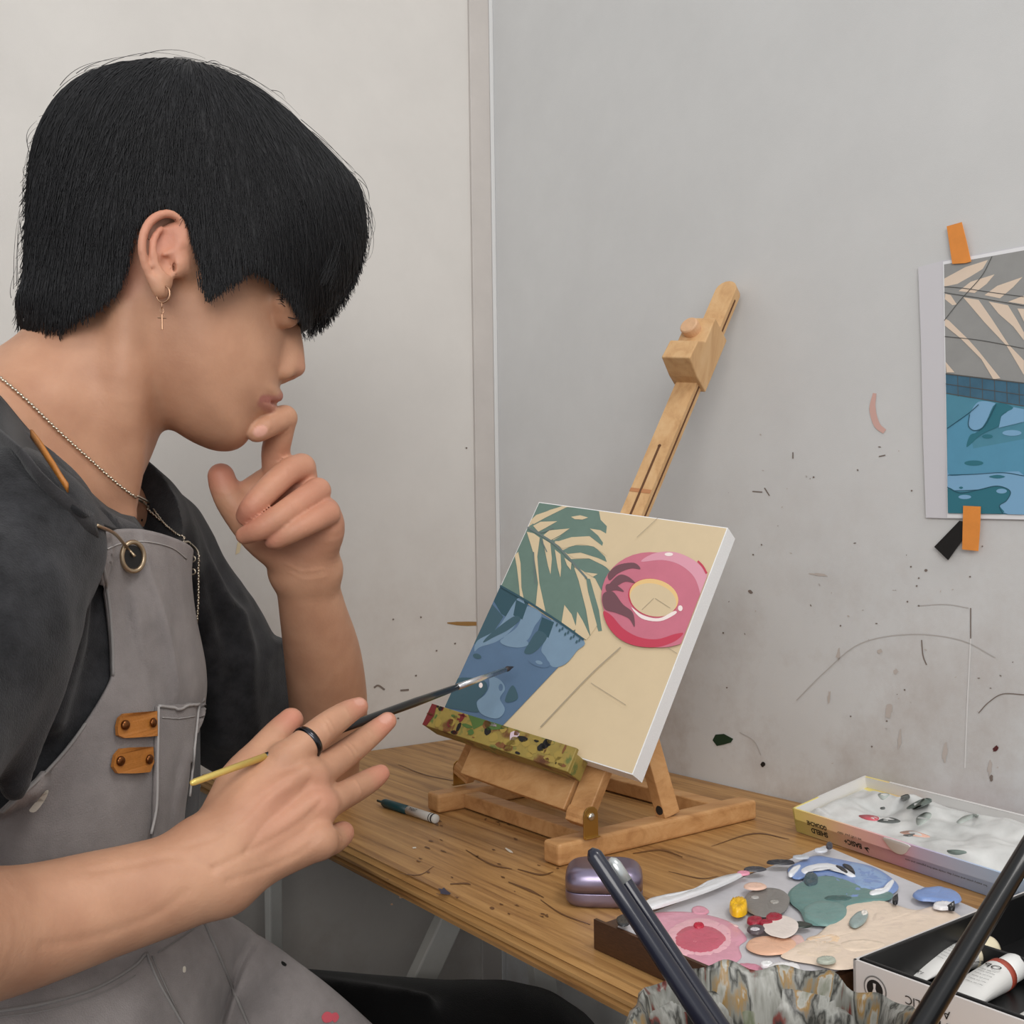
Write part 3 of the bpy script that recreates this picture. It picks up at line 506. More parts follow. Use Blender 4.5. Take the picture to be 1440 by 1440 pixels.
dab([(716, 214), (745, 185), (800, 158), (860, 152), (930, 172), (1000, 200), (1078, 212), (1068, 238), (990, 246), (925, 262), (918, 290), (880, 312), (830, 328), (780, 318), (758, 278), (725, 248)], (98, 134, 130)); dab(el5(845, 285, 78, 42), (112, 146, 142), .0014)
dab(el5(795, 172, 26, 24), (62, 84, 92), .002); dab(el5(890, 236, 50, 10), (66, 98, 96), .0012)
for q in ([(760, 135), (800, 118), (870, 116), (930, 140), (955, 160), (925, 158), (880, 134), (810, 134), (775, 150)], [(1000, 215), (1050, 205), (1078, 172), (1086, 178), (1062, 212), (1010, 226)], [(715, 150), (735, 128), (760, 120), (750, 138), (728, 158)]): dab(q, (232, 234, 238), .0016, 4)
for q in ([(880, 124), (905, 128), (925, 148), (915, 150)], [(905, 118), (935, 126), (950, 148), (938, 148)]): dab(q, (40, 40, 44), .0018, 3)
dab(el5(640, 246, 84, 50), (124, 120, 116)); dab(el5(600, 235, 14, 5), (176, 172, 168), .0016); dab(el5(668, 250, 16, 6), (160, 156, 150), .0016)
dab(el5(543, 275, 32, 25), (238, 186, 30), .005)
for q in (el5(600, 315, 28, 14), el5(668, 305, 30, 15), el5(640, 322, 24, 8)): dab(q, (156, 40, 58), .002)
dab(el5(605, 345, 32, 14), (84, 74, 78), .0016); dab(el5(600, 348, 18, 6), (206, 200, 204), .0018)
dab([(712, 320), (760, 316), (802, 326), (780, 336), (735, 334)], (34, 44, 38), .001, 3)
dab([(928, 318), (960, 285), (995, 282), (985, 315), (950, 336)], (146, 162, 160), .0016); dab(el5(982, 290, 12, 9), (236, 230, 222), .002); dab(el5(850, 452, 34, 11), (178, 184, 170), .0016)
dab([(1150, 222), (1180, 205), (1240, 197), (1300, 212), (1322, 238), (1290, 252), (1220, 244), (1175, 240)], (122, 148, 200), .002); dab(el5(1260, 262, 40, 12), (226, 224, 226), .002); dab([(1270, 270), (1297, 250), (1296, 276)], (22, 22, 24), .0022, 2); dab([(1080, 240), (1100, 224), (1098, 252), (1084, 254)], (22, 22, 24), .002, 2)
dab(el5(641, 466, 22, 9), (240, 240, 240), .0016); dab(el5(702, 480, 56, 19), (238, 236, 236), .0016); dab(el5(690, 330, 60, 40), (226, 214, 206), .0004)
dab([(205, 262), (225, 246), (300, 236), (420, 200), (440, 180), (500, 160), (560, 150), (540, 165), (450, 205), (330, 246), (240, 272)], (216, 216, 218), .0024, 4)
for x, y, rx, ry, c in ((140, 312, 24, 20, (44, 46, 48)), (230, 262, 20, 14, (226, 228, 230)), (600, 132, 40, 8, (64, 64, 70)), (690, 108, 50, 8, (44, 44, 50)), (760, 90, 30, 6, (186, 190, 196)), (830, 66, 24, 7, (210, 212, 218)), (860, 50, 12, 12, (60, 60, 70)), (560, 146, 22, 7, (226, 150, 172)), (600, 192, 40, 12, (228, 190, 170)), (500, 500, 60, 7, (60, 62, 110)), (540, 522, 30, 4, (150, 40, 40))): dab(el5(x, y, rx, ry), c, .0012)

# pastel paint set lid used as a second palette
B0 = T(1120, 1169, .7505); rx_ = nrm(T(1389, 1260, .7505)-B0); hB = .0215; LB = .262
bt = onplane(1240, 1094, W3(0, -.0045, 0), v_); bk = bt-(B0+Z*hB); bk = bk-rx_*np.dot(bk, rx_); DB = np.linalg.norm(bk); bk = bk/DB; bn = nrm(np.cross(rx_, bk)); bn = bn if bn[2] > 0 else -bn
def bx(a, b, c): return B0+rx_*a+bk*b+bn*c
pb = thing('paint_set_box', B0+rx_*LB/2, 'pastel printed box lid with white paint inside, against the right wall', 'box')
gm = bpy.data.materials.new('pastel_print_card'); gm.use_nodes = True; nt = gm.node_tree; bs = nt.nodes['Principled BSDF']; tc = nt.nodes.new('ShaderNodeTexCoord'); dt = nt.nodes.new('ShaderNodeVectorMath'); dt.operation = 'DOT_PRODUCT'; dt.inputs[1].default_value = tuple(rx_/LB); nt.links.new(tc.outputs['Object'], dt.inputs[0])
ad = nt.nodes.new('ShaderNodeMath'); ad.inputs[1].default_value = .5; nt.links.new(dt.outputs['Value'], ad.inputs[0]); no = nt.nodes.new('ShaderNodeTexNoise'); no.inputs['Scale'].default_value = 14; nt.links.new(tc.outputs['Object'], no.inputs['Vector'])
a2 = nt.nodes.new('ShaderNodeMath'); a2.operation = 'MULTIPLY_ADD'; a2.inputs[1].default_value = .12; nt.links.new(no.outputs[0], a2.inputs[0]); nt.links.new(ad.outputs[0], a2.inputs[2])
rp = nt.nodes.new('ShaderNodeValToRGB'); e = rp.color_ramp.elements; e[0].position = .08; e[0].color = (*lin((230, 214, 132)), 1); e[1].position = .9; e[1].color = (*lin((176, 202, 230)), 1)
for p_, c_ in ((.2, (236, 206, 150)), (.34, (236, 190, 178)), (.5, (230, 178, 192)), (.58, (202, 188, 214)), (.75, (186, 198, 224))): k_ = e.new(p_); k_.color = (*lin(c_), 1)
nt.links.new(a2.outputs[0], rp.inputs[0]); nt.links.new(rp.outputs[0], bs.inputs['Base Color']); bs.inputs['Roughness'].default_value = .45
M_card = mat('white_card_inside', (216, 214, 212), .6); WT = .0016; IN = .010
bxm = MB(); bxm.box(bx(0, 0, 0), [rx_*LB, bk*DB, bn*(hB-IN)]); 
bxm.box(bx(0, 0, 0), [rx_*LB, bk*WT, bn*hB]); bxm.box(bx(0, DB-WT, 0), [rx_*LB, bk*WT, bn*hB]); bxm.box(bx(0, 0, 0), [rx_*WT, bk*DB, bn*hB]); bxm.box(bx(LB-WT, 0, 0), [rx_*WT, bk*DB, bn*hB])
bxm.box(bx(WT, WT, hB-IN), [rx_*(LB-2*WT), bk*.0004, bn*(IN-.0004)], 1); bxm.box(bx(WT, DB-WT-.0004, hB-IN), [rx_*(LB-2*WT), bk*.0004, bn*(IN-.0004)], 1); bxm.box(bx(WT, WT, hB-IN), [rx_*.0004, bk*(DB-2*WT), bn*(IN-.0004)], 1)
bxm.box(bx(.03, DB-WT-.0002, hB-.0003), [rx_*(LB-.03), bk*(WT+.0004), bn*.0006], 1); bxm.box(bx(-.0002, .03, hB-.0003), [rx_*(WT+.0004), bk*(DB-.03), bn*.0006], 1)
def btxt(s, a, c, size, **k): text(bxm, s, bx(a, -.0001, c), -rx_, -bn, size, 2, -bk, **k)
btxt('SHIELD', .040, .0085, .0062, bold=.03); btxt('GOUACHE', .040, .0142, .0052, squash=.93, bold=.03); btxt('BASIC+', .078, .0085, .0060, bold=.03); btxt('we craft your color', .079, .0135, .0034); bxm.slab([bx(.080+x*.001, -.0003, .0062+y*.001) for x, y in [(0, 0), (4.5, -3.4), (3, -.3), (6, -.2), (4, 1.2)]], bk*.0002, 2)
btxt('12', .214, .0062, .0070, bold=.03); btxt('COLORS', .216, .0125, .0034); btxt('for every artist and every day, made with fine pigment and care', .196, .0088, .0022, squash=1.3); btxt('24', .258, .0062, .0070)
bxm.build('lid', [gm, M_card, M_black], pb)
# lumpy white paint inside
NX, NY = 90, 46; hm = rng.normal(size=(NX+8, NY+8))
def blur(h, k):
    for _ in range(k): h = (h+np.roll(h, 1, 0)+np.roll(h, -1, 0)+np.roll(h, 1, 1)+np.roll(h, -1, 1))/5
    return h
h1 = blur(rng.normal(size=(NX, NY)), 30); h1 = h1/h1.std(); h2 = blur(rng.normal(size=(NX, NY)), 5); h2 = h2/h2.std(); vs = []
for i in range(NX):
    for j in range(NY):
        x, y = i/(NX-1), j/(NY-1); ed = min(1, min(x, 1-x)*14)*min(1, min(y*9+.35, (1-y)*7))
        vs.append(bx(.004+x*(LB-.009), .0022+y*(DB-.0046-.012*(.5+.5*math.sin(x*9))*(x < .25)), hB-IN+.0012+ed*(.0088+.0022*h1[i, j]+.0007*h2[i, j])))
fs = [(i*NY+j, (i+1)*NY+j, (i+1)*NY+j+1, i*NY+j+1) for i in range(NX-1) for j in range(NY-1)]
film_tree = BVHTree.FromPolygons([Vector(q) for q in vs], fs)
film = MB().add(vs, fs).build('paint_film', mat('white_wet_paint', (224, 224, 222), .35, var=.1, scale=30, var2=(196, 198, 196)), pb, True)
def g3(x, y): return (1100+x/4.235, 1080+y/4.235)
def smear(pts, m):
    p = cr([g3(*q) for q in pts], 4, True); pts3 = [drape(*q, .0003, [film_tree])[0] for q in p]; return MB().slab(pts3, -bn*.0012).build('paint_smear', m, pb, True)
MS1 = mat('grey_green_paint_smear', (126, 140, 134), .4, var=.15, scale=90); MS2 = mat('red_paint_smear', (206, 92, 104), .4); MS3 = mat('dark_grey_paint_smear', (104, 108, 106), .4); MS4 = mat('pale_grey_paint_smear', (176, 184, 178), .4); MS5 = mat('peach_paint_smear', (222, 178, 160), .4)
for q, m_ in (([(455, 285), (520, 280), (575, 295), (560, 315), (500, 308)], MS2), ([(565, 318), (640, 295), (705, 318), (650, 330)], MS3), ([(705, 170), (745, 155), (760, 172), (720, 190)], MS3), ([(740, 240), (800, 200), (860, 178), (890, 190), (850, 218), (790, 240)], MS1), ([(800, 300), (850, 265), (890, 275), (870, 310), (810, 345)], MS4), ([(585, 236), (610, 232), (612, 244), (590, 246)], MS3), ([(1040, 320), (1090, 285), (1170, 275), (1120, 305), (1060, 330)], MS4),
              ([(700, 385), (770, 375), (850, 395), (880, 412), (800, 408)], MS5), ([(985, 490), (1050, 488), (1100, 502), (1050, 515), (1000, 508)], MS1), ([(570, 160), (600, 150), (640, 158), (600, 190)], MS4), ([(720, 400), (790, 392), (760, 410)], MS3)): smear(q, m_)
# drip of paint over the printed front
MB().slab([bx(.117+x*.001, -.0002, hB+y*.001) for x, y in cr([(-12, 0), (12, 0), (11, -4), (6, -9), (0, -10.5), (-6, -9), (-11, -4)], 3, True)], -bk*.0012).build('paint_drip', mat('white_paint_drip', (212, 208, 206), .4), pb, True, .0004)

# white carton with black tray and tubes
ub0, vb0, zb = .8225, -.349, .779; UL, VL = .22, .205
cx_ = thing('paint_carton', W3(ub0+UL/2, vb0+VL/2, .7505), 'white carton with black tray holding paint tubes at the lower right corner', 'box')
def kx_(a, b, c): return W3(ub0+a, vb0+b, .7505+c)
KH = zb-.7505; M_blk = mat('black_plastic_tray', (16, 16, 17), .4, var=.2, scale=60); M_wc = mat('white_carton_card', (212, 208, 206), .55)
cm = MB(); cm.box(kx_(0, 0, 0), [u_*UL, v_*.0016, Z*KH]); cm.box(kx_(0, 0, 0), [u_*.0016, v_*VL, Z*KH]); cm.box(kx_(0, VL-.0016, 0), [u_*UL, v_*.0016, Z*KH]); cm.box(kx_(UL-.0016, 0, 0), [u_*.0016, v_*VL, Z*KH]); cm.box(kx_(0, 0, 0), [u_*UL, v_*VL, Z*.001])
def ctxt(s, a, c, size, **k): text(cm, s, kx_(a, -.0001, c), -u_, -Z, size, 1, -v_, **k)
cm.lathe(kx_(.0135, -.0001, KH-.0115), -v_, [(.0068, 0), (.0068, .0003)], 32, 2); cm.lathe(kx_(.0135, -.0003, KH-.0115), -v_, [(.0060, 0), (.0060, .0002)], 32, 0); cm.lathe(kx_(.0135, -.0004, KH-.0115), -v_, [(.0048, 0), (.0048, .0003)], 32, 1)
cm.slab([kx_(.0135+x*.001, -.0008, KH-.0115+y*.001) for x, y in [(-.8, 3), (.8, 3), (.5, .4), (1.6, -2.6), (-1.6, -2.6), (-.5, .4)]], -v_*.0002, 0)
ctxt('ACRYLIC', .0560, KH-.0085, .0062); ctxt('FLUO', .0560, KH-.0150, .0100, bold=.03); ctxt('12', .088, KH-.008, .006)
cm.build('carton', [M_wc, M_black, mat('ring_print_grey', (120, 118, 116), .6)], cx_)
tm = MB(); ti = .0022
tm.box(kx_(ti, ti, .0015), [u_*(UL-2*ti), v_*(VL-2*ti), Z*.0012])
for o_, a_ in ((kx_(ti, ti, .0015), [u_*(UL-2*ti), v_*.0022, Z*(KH-.0005)]), (kx_(ti, ti, .0015), [u_*.0022, v_*(VL-2*ti), Z*(KH-.0005)]), (kx_(ti, VL-ti-.0022, .0015), [u_*(UL-2*ti), v_*.0022, Z*(KH-.0005)]), (kx_(UL-ti-.0022, ti, .0015), [u_*.0022, v_*(VL-2*ti), Z*(KH-.0005)]), (kx_(ti, .098, .0015), [u_*(UL-2*ti), v_*.003, Z*.016]), (kx_(.0, .0, .0015)+u_*.105+v_*ti, [u_*.002, v_*.094, Z*.012])): tm.box(o_, a_)
tm.build('tray', M_blk, cx_, bevel=.0006)
M_tube = mat('white_tube_foil', (218, 217, 214), .35); M_tcap = mat('white_tube_cap', (226, 226, 224), .4)
def tube_paint(p, q, r, bandmat, capmat, label, word, wid=1.5, roll=0):
    ax = nrm(q-p); L = np.linalg.norm(q-p); sd = nrm(np.cross(ax, Z)); up = nrm(np.cross(sd, ax)); t = thing('paint_tube', p, label, 'paint tube')
    if roll: sd, up = sd*math.cos(roll)+up*math.sin(roll), up*math.cos(roll)-sd*math.sin(roll)
    prof = [(0, wid, .06), (.02, wid, .06), (.06, wid, .08), (.25, 1.28, .45), (.5, 1.1, .8), (.72, 1, 1), (.80, 1, 1), (.83, .8, .8), (.845, .55, .55)]; vs = []; n = 28
    for h, a, b in prof:
        for k in range(n): th_ = 2*math.pi*k/n; vs.append(p+ax*L*h+sd*r*a*math.cos(th_)+up*r*b*math.sin(th_)+0*Z)
    fs = [(i*n+k, i*n+(k+1) % n, (i+1)*n+(k+1) % n, (i+1)*n+k) for i in range(len(prof)-1) for k in range(n)]+[tuple(range(n-1, -1, -1)), tuple((len(prof)-1)*n+k for k in range(n))]
    mb = MB().add(vs, fs); fdir = nrm(up*.8-sd*0); 
    def tx(s, h, size, off): text(mb, s, p+ax*L*h+sd*off+up*r*(np.interp(h, [x[0] for x in prof], [x[2] for x in prof])+.02), -sd, ax, size, 1, up)
    tx(word, .615, r*.85, r*.75); tx('acrylic color', .57, r*.22, r*.7); 
    for i, h in enumerate((.54, .50, .46, .42, .38)): tx('paint for artists', h, r*.18, r*(.8))
    tx('12', .12, r*.5, r*1.1)
    bo = mb.build('body', [M_tube, M_black], t, True)
    MB().lathe(p+ax*L*.735, ax, [(r*1.012, 0), (r*1.012, L*.065)], 28).build('colour_band', bandmat, t, True)
    MB().lathe(p+ax*L*.845, ax, [(r*.80, -.001), (r*.86, 0), (r*.86, L*.13), (r*.78, L*.155)], 28).build('cap', capmat, t, True)
    return t
zt = .7505+.0015+.0012
tube_paint(T(1262, 1372, zt+.005), T(1395, 1332, zt+.0085), .0082, mat('cream_band', (226, 214, 186), .5), mat('cream_cap', (222, 210, 180), .4), 'paint tube with cream cap lying further back in the black tray', 'OPA', 1.7)
tube_paint(T(1322, 1420, zt+.005), T(1429, 1358, zt+.0085), .0086, mat('rust_red_band', (158, 66, 48), .5), M_tcap, 'paint tube with rust red band and white cap in the black tray', 'OPA', 1.6)
tube_paint(T(1452, 1448, zt+.005), T(1545, 1378, zt+.0085), .0082, mat('grey_band', (120, 120, 120), .5), M_tcap, 'paint tube cut by the right frame edge in the black tray', 'OPA', 1.5)
yb = thing('paint_pot', W3(.79+.05, -.115, .7505), 'small dark paint pot with yellow top behind the white carton', 'pot')
qy = T(1428, 1283, .765); yb.location = (qy[0], qy[1], .7505); yb['_o'] = (*qy[:2], .7505)
MB().lathe(A(*qy[:2], .7505), Z, [(.009, 0), (.0105, .001), (.0105, .012), (.009, .0132)], 24).build('jar', M_blk, yb, True)
MB().lathe(A(*qy[:2], .7637), Z, [(.0088, 0), (.006, .0014), (.002, .002)], 20).build('paint', mat('yellow_wet_paint', (226, 196, 40), .35), yb, True)

# ---------------------------------------------------------------- paint water tub on a stool with brushes
TC = A(.1005, .405); ZS = .722; ZR = .8075
def splash_mat(name, base, sc=(30, 30, 9)):
    m = bpy.data.materials.new(name); m.use_nodes = True; nt = m.node_tree; b = nt.nodes['Principled BSDF']; tc = nt.nodes.new('ShaderNodeTexCoord'); mp = nt.nodes.new('ShaderNodeMapping'); mp.inputs['Scale'].default_value = sc; nt.links.new(tc.outputs['Object'], mp.inputs[0])
    n = nt.nodes.new('ShaderNodeTexNoise'); n.inputs['Scale'].default_value = 2.2; n.inputs['Detail'].default_value = 6; nt.links.new(mp.outputs[0], n.inputs['Vector']); r = nt.nodes.new('ShaderNodeValToRGB'); e = r.color_ramp.elements
    e[0].position = .22; e[0].color = (*lin((24, 24, 24)), 1); e[1].position = .85; e[1].color = (*lin((186, 186, 178)), 1)
    for p_, c_ in ((.36, (40, 40, 38)), (.395, (112, 48, 40)), (.42, base), (.48, (160, 160, 154)), (.53, (52, 52, 48)), (.56, base), (.60, (150, 118, 66)), (.62, (168, 166, 158)), (.70, (104, 110, 88))): k_ = e.new(p_); k_.color = (*lin(c_), 1)
    nt.links.new(n.outputs[0], r.inputs[0]); nt.links.new(r.outputs[0], b.inputs['Base Color']); b.inputs['Roughness'].default_value = .38
    bp = nt.nodes.new('ShaderNodeBump'); bp.inputs['Strength'].default_value = .5; bp.inputs['Distance'].default_value = .002; nt.links.new(n.outputs[0], bp.inputs['Height']); nt.links.new(bp.outputs[0], b.inputs['Normal']); return m
tub = thing('water_tub', (*TC, ZS), 'plastic lined paint tub with splashed crumpled rim in the foreground', 'tub')
pr_ = [random.Random(21).uniform(0, 6.28) for _ in range(12)]
def rimr(t, lv): return 1+.05*math.sin(5*t+pr_[0]+lv)+.035*math.sin(9*t+pr_[1]-lv*1.7)+.025*math.sin(17*t+pr_[2]+lv*3)
def rimz(t): return .0012*math.sin(4*t+pr_[3])+.0012*math.sin(7*t+pr_[4])+.0012*math.sin(15*t+pr_[5])
def crump(profile, amp, mbx, n=120):
    vs = []
    for i, (r, z, wv) in enumerate(profile):
        for k in range(n): t = 2*math.pi*k/n; q = 1+(rimr(t, i*.35)-1)*wv*amp; vs.append((TC[0]+r*q*math.cos(t), TC[1]+r*q*math.sin(t), z+rimz(t)*wv))
    N = len(profile); return mbx.add(vs, [(i*n+k, i*n+(k+1) % n, (i+1)*n+(k+1) % n, (i+1)*n+k) for i in range(N-1) for k in range(n)])
m_ = MB(); crump([(.001, ZS+.001, 0), (.044, ZS+.001, 0), (.049, ZS+.02, .2), (.051, ZS+.05, .3), (.053, ZR-.006, .4), (.055, ZR-.003, .5), (.0535, ZR-.003, .5), (.0505, ZR-.012, .4), (.048, ZS+.05, .3), (.045, ZS+.02, .2), (.04, ZS+.006, 0), (.001, ZS+.006, 0)], 1, m_).build('wall', splash_mat('splashed_plastic', (120, 118, 112)), tub, True)
m_ = MB(); crump([(.0565, ZR-.035, .8), (.0585, ZR-.02, 1), (.0595, ZR-.006, 1), (.0585, ZR+.003, 1), (.0565, ZR+.006, 1), (.0545, ZR+.003, 1), (.0518, ZR-.008, 1), (.0498, ZR-.03, .8), (.0475, ZR-.055, .6)], .75, m_).build('liner', splash_mat('splashed_clear_film', (126, 126, 118), (34, 34, 5)), tub, True)
stl = thing('stool', (*TC, 0), 'small round stool under the paint tub', 'stool')
MB().lathe(A(*TC, ZS-.03), Z, [(.075, 0), (.085, .004), (.085, .026), (.08, .0295)], 40).build('seat', M_beech, stl, True)
for k in range(3): t = k*2.094+.6; MB().tube([A(TC[0]+.05*math.cos(t), TC[1]+.05*math.sin(t), ZS-.03), A(TC[0]+.12*math.cos(t), TC[1]+.12*math.sin(t), .0)], .011, 12).build('leg', M_beech, stl, True)
M_navy = mat('navy_lacquer', (22, 24, 40), .3, coat=.4); M_blkl = mat('black_lacquer', (12, 12, 13), .28, coat=.3); M_ferr = mat('silver_ferrule', (214, 214, 216), .25, 1); M_hair = mat('brush_bristle', (62, 48, 44), .7)
def brush(top, thru, zend, r, m, label, endmat=None, endlen=.008, belly=1.25):
    """handle end up, bristles down inside the tub"""
    d = nrm(thru-top); L = (zend-top[2])/d[2]; t = thing('paintbrush', top+d*L, label, 'paintbrush')
    hs = .66; MB().lathe(top, d, [(r*.35, -r*.9), (r*.8, -r*.4), (r, 0), (r*1.03, L*.15), (r*belly, L*.5), (r*.95, L*hs)], 16).build('handle', m, t, True)
    if endmat: MB().lathe(top, d, [(r*.3, -r*1.2), (r*.85, -r*.7), (r*1.06, 0), (r*1.06, endlen)], 16).build('end_cap', endmat, t, True)
    MB().lathe(top+d*L*hs, d, [(r*.98, 0), (r*.9, L*.16)], 16).build('ferrule', M_ferr, t, True)
    MB().lathe(top+d*L*(hs+.16), d, [(r*.85, 0), (r*.9, L*.06), (r*.15, L*.178)], 14).build('bristles', M_hair, t, True)
brush(P(836, 1203, .425), P(993, 1440, .410), ZS+.010, .0034, M_navy, 'leftmost navy brush standing handle up in the paint tub')
brush(P(864, 1217, .432), P(1012, 1440, .416), ZS+.010, .0029, M_navy, 'slim navy brush with silver end just right of the leftmost one', mat('silver_end_cap', (196, 200, 200), .3, .6))
brush(P(1480, 1138, .385), P(1298, 1438, .385), ZS+.012, .0036, M_blkl, 'black brush leaning right over the white carton from the paint tub')
# brush held by the painter
def lerp(a, b, t): return a+(b-a)*t
ba, bb = P(270, 1101, .597), P(721, 938, .888); hb = thing('paintbrush', (ba+bb)/2, 'black paintbrush with gold end held in the painter\'s fingers', 'paintbrush'); d = nrm(bb-ba); L = np.linalg.norm(bb-ba)
def seg(h0, h1, r0, r1, name, m): 
    return MB().lathe(ba+d*L*h0, d, [(r0, 0), (lerp(r0, r1, .5), L*(h1-h0)*.5), (r1, L*(h1-h0))], 14).build(name, m, hb, True)
MB().lathe(ba, d, [(.0006, -.0012), (.0016, -.0004), (.002, .002), (.0023, L*.165)], 14).build('gold_end', mat('gold_lacquer', (226, 200, 112), .35, .4), hb, True)
MB().lathe(ba+d*L*.165, d, [(.0023, 0), (.0032, L*.30), (.0034, L*.44), (.0025, L*.60)], 14).build('handle', M_blkl, hb, True)
seg(.762, .965, .0026, .0022, 'ferrule', M_ferr); MB().lathe(ba+d*L*.965, d, [(.0021, 0), (.0024, L*.012), (.0004, L*.038)], 12).build('bristles', mat('dark_wet_bristle', (46, 40, 42), .5), hb, True)

# ================================================================ the painter
def smin(a, b, k):
    h = np.maximum(k-np.abs(a-b), 0)/k; return np.minimum(a, b)-h*h*k*.25
class Field:
    """implicit shape from blended pieces, meshed block by block with surface nets"""
    def __init__(s): s.p = []
    def add(s, f, lo, hi, k=.004, op='u'): s.p.append((f, A(*lo), A(*hi), k, op)); return s
    def chain(s, pts, r, k=.004, op='u', n=4, hard=True):
        """tapering limb through the points"""
        pts = np.asarray(pts, float); r = np.asarray(r, float); q = cr(np.c_[pts, r], n) if len(pts) > 2 else np.c_[pts, r]
        a, b, ra, rb = q[:-1, :3], q[1:, :3], q[:-1, 3], q[1:, 3]
        def f(x):
            d = np.full(len(x), 1e3); c = (x[0]+x[-1])/2; R_ = np.linalg.norm(x[-1]-x[0])/2+.014
            for i in range(len(a)):
                ba = b[i]-a[i]; tc_ = np.clip((c-a[i])@ba/(ba@ba+1e-12), 0, 1)
                if np.linalg.norm(c-a[i]-tc_*ba)-max(ra[i], rb[i]) > R_+k: continue
                t = np.clip((x-a[i])@ba/(ba@ba+1e-12), 0, 1)
                d = np.minimum(d, np.linalg.norm(x-a[i]-t[:, None]*ba, axis=1)-(ra[i]+(rb[i]-ra[i])*t))
            return d
        m = q[:, 3].max(); return s.add(f, q[:, :3].min(0)-m, q[:, :3].max(0)+m, k, op)
    def ell(s, c, rad, ax=None, k=.004, op='u'):
        c = A(*c); rad = A(*rad); M_ = np.eye(3) if ax is None else np.stack(ax)
        def f(x):
            q = (x-c)@M_.T; k0 = np.linalg.norm(q/rad, axis=1); k1 = np.linalg.norm(q/rad**2, axis=1)+1e-9; return k0*(k0-1)/k1
        m = rad.max(); return s.add(f, c-m, c+m, k, op)
    def value(s, x, lo, hi):
        d = np.full(len(x), .05)
        for f, a, b, k, op in s.p:
            m = k+.006
            if np.any(a-m > hi) or np.any(b+m < lo): continue
            e = f(x)
            if op == 'u': d = smin(d, e, k)
            elif op == 's': d = -smin(-d, e, k)
            else: d = -smin(-d, -e, k)
        return d
    def mesh(s, vox, lo, hi, N=20):
        lo, hi = A(*lo), A(*hi); nb = np.ceil((hi-lo)/(vox*N)).astype(int); g = np.arange(N+1)
        I, J, K = np.meshgrid(g, g, g, indexing='ij'); base = np.stack([I, J, K], -1).reshape(-1, 3)
        VI, VP, Q = [], [], []; dims = nb*N+3
        def cid(c): c = c+1; return (c[..., 0]*dims[1]+c[..., 1])*dims[2]+c[..., 2]
        for bi in np.ndindex(*nb):
            o = np.array(bi)*N; bl = lo+o*vox; bh = bl+N*vox
            act = [(q[0], q[3]) for q in s.p if not (np.any(q[1]-.006 > bh) or np.any(q[2]+.006 < bl))]
            if not act: continue
            d = s.value(lo+(o+base)*vox, bl, bh).reshape(N+1, N+1, N+1); sg = d < 0
            if sg.all() or not sg.any(): continue
            c8 = [sg[i:N+i, j:N+j, k:N+k] for i in (0, 1) for j in (0, 1) for k in (0, 1)]; cnt = sum(c.astype(int) for c in c8); cells = np.argwhere((cnt > 0) & (cnt < 8))
            acc = np.zeros((len(cells), 3)); num = np.zeros(len(cells)); x, y, z = cells.T
            for ax in range(3):
                for u in (0, 1):
                    for v in (0, 1):
                        off = [0, 0, 0]; o1 = [i for i in range(3) if i != ax]; off[o1[0]] = u; off[o1[1]] = v; of2 = list(off); of2[ax] = 1
                        d0 = d[x+off[0], y+off[1], z+off[2]]; d1 = d[x+of2[0], y+of2[1], z+of2[2]]; cr_ = (d0 < 0) != (d1 < 0)
                        t = np.where(cr_, d0/(d0-d1+1e-12), 0); p = cells+np.array(off); p = p.astype(float); p[:, ax] += t
                        acc[cr_] += p[cr_]; num += cr_
            VI.append(cid(cells+o)); VP.append(lo+(o+acc/num[:, None])*vox)
            for ax in range(3):
                sl0 = [slice(0, N)]*3; sl1 = list(sl0); sl1[ax] = slice(1, N+1); e0, e1_ = sg[tuple(sl0)], sg[tuple(sl1)]; ed = np.argwhere(e0 != e1_)
                if not len(ed): continue
                a, b = [i for i in range(3) if i != ax]; A_ = np.zeros(3, int); A_[a] = 1; B_ = np.zeros(3, int); B_[b] = 1
                q = np.stack([cid(ed+o), cid(ed+o-A_), cid(ed+o-A_-B_), cid(ed+o-B_)], 1)
                flip = e0[tuple(ed.T)] == (ax != 1); q[flip] = q[flip][:, ::-1]; Q.append(q)
        ids = np.concatenate(VI); P_ = np.concatenate(VP); q = np.concatenate(Q); order = np.argsort(ids); ids = ids[order]; P_ = P_[order]
        j = np.searchsorted(ids, q); j[j >= len(ids)] = 0; ok = (ids[j] == q).all(1); return P_, j[ok]
def smooth(v, f, it=1, lam=.5):
    e = np.concatenate([f[:, [0, 1]], f[:, [1, 2]], f[:, [2, 3]], f[:, [3, 0]]]); 
    for _ in range(it):
        acc = np.zeros_like(v); n = np.zeros(len(v))
        for a, b in ((0, 1), (1, 0)):
            for c in range(3): acc[:, c] += np.bincount(e[:, a], v[e[:, b], c], len(v))
            n += np.bincount(e[:, a], minlength=len(v))
        v = v+lam*(acc/np.maximum(n, 1)[:, None]-v)
    return v
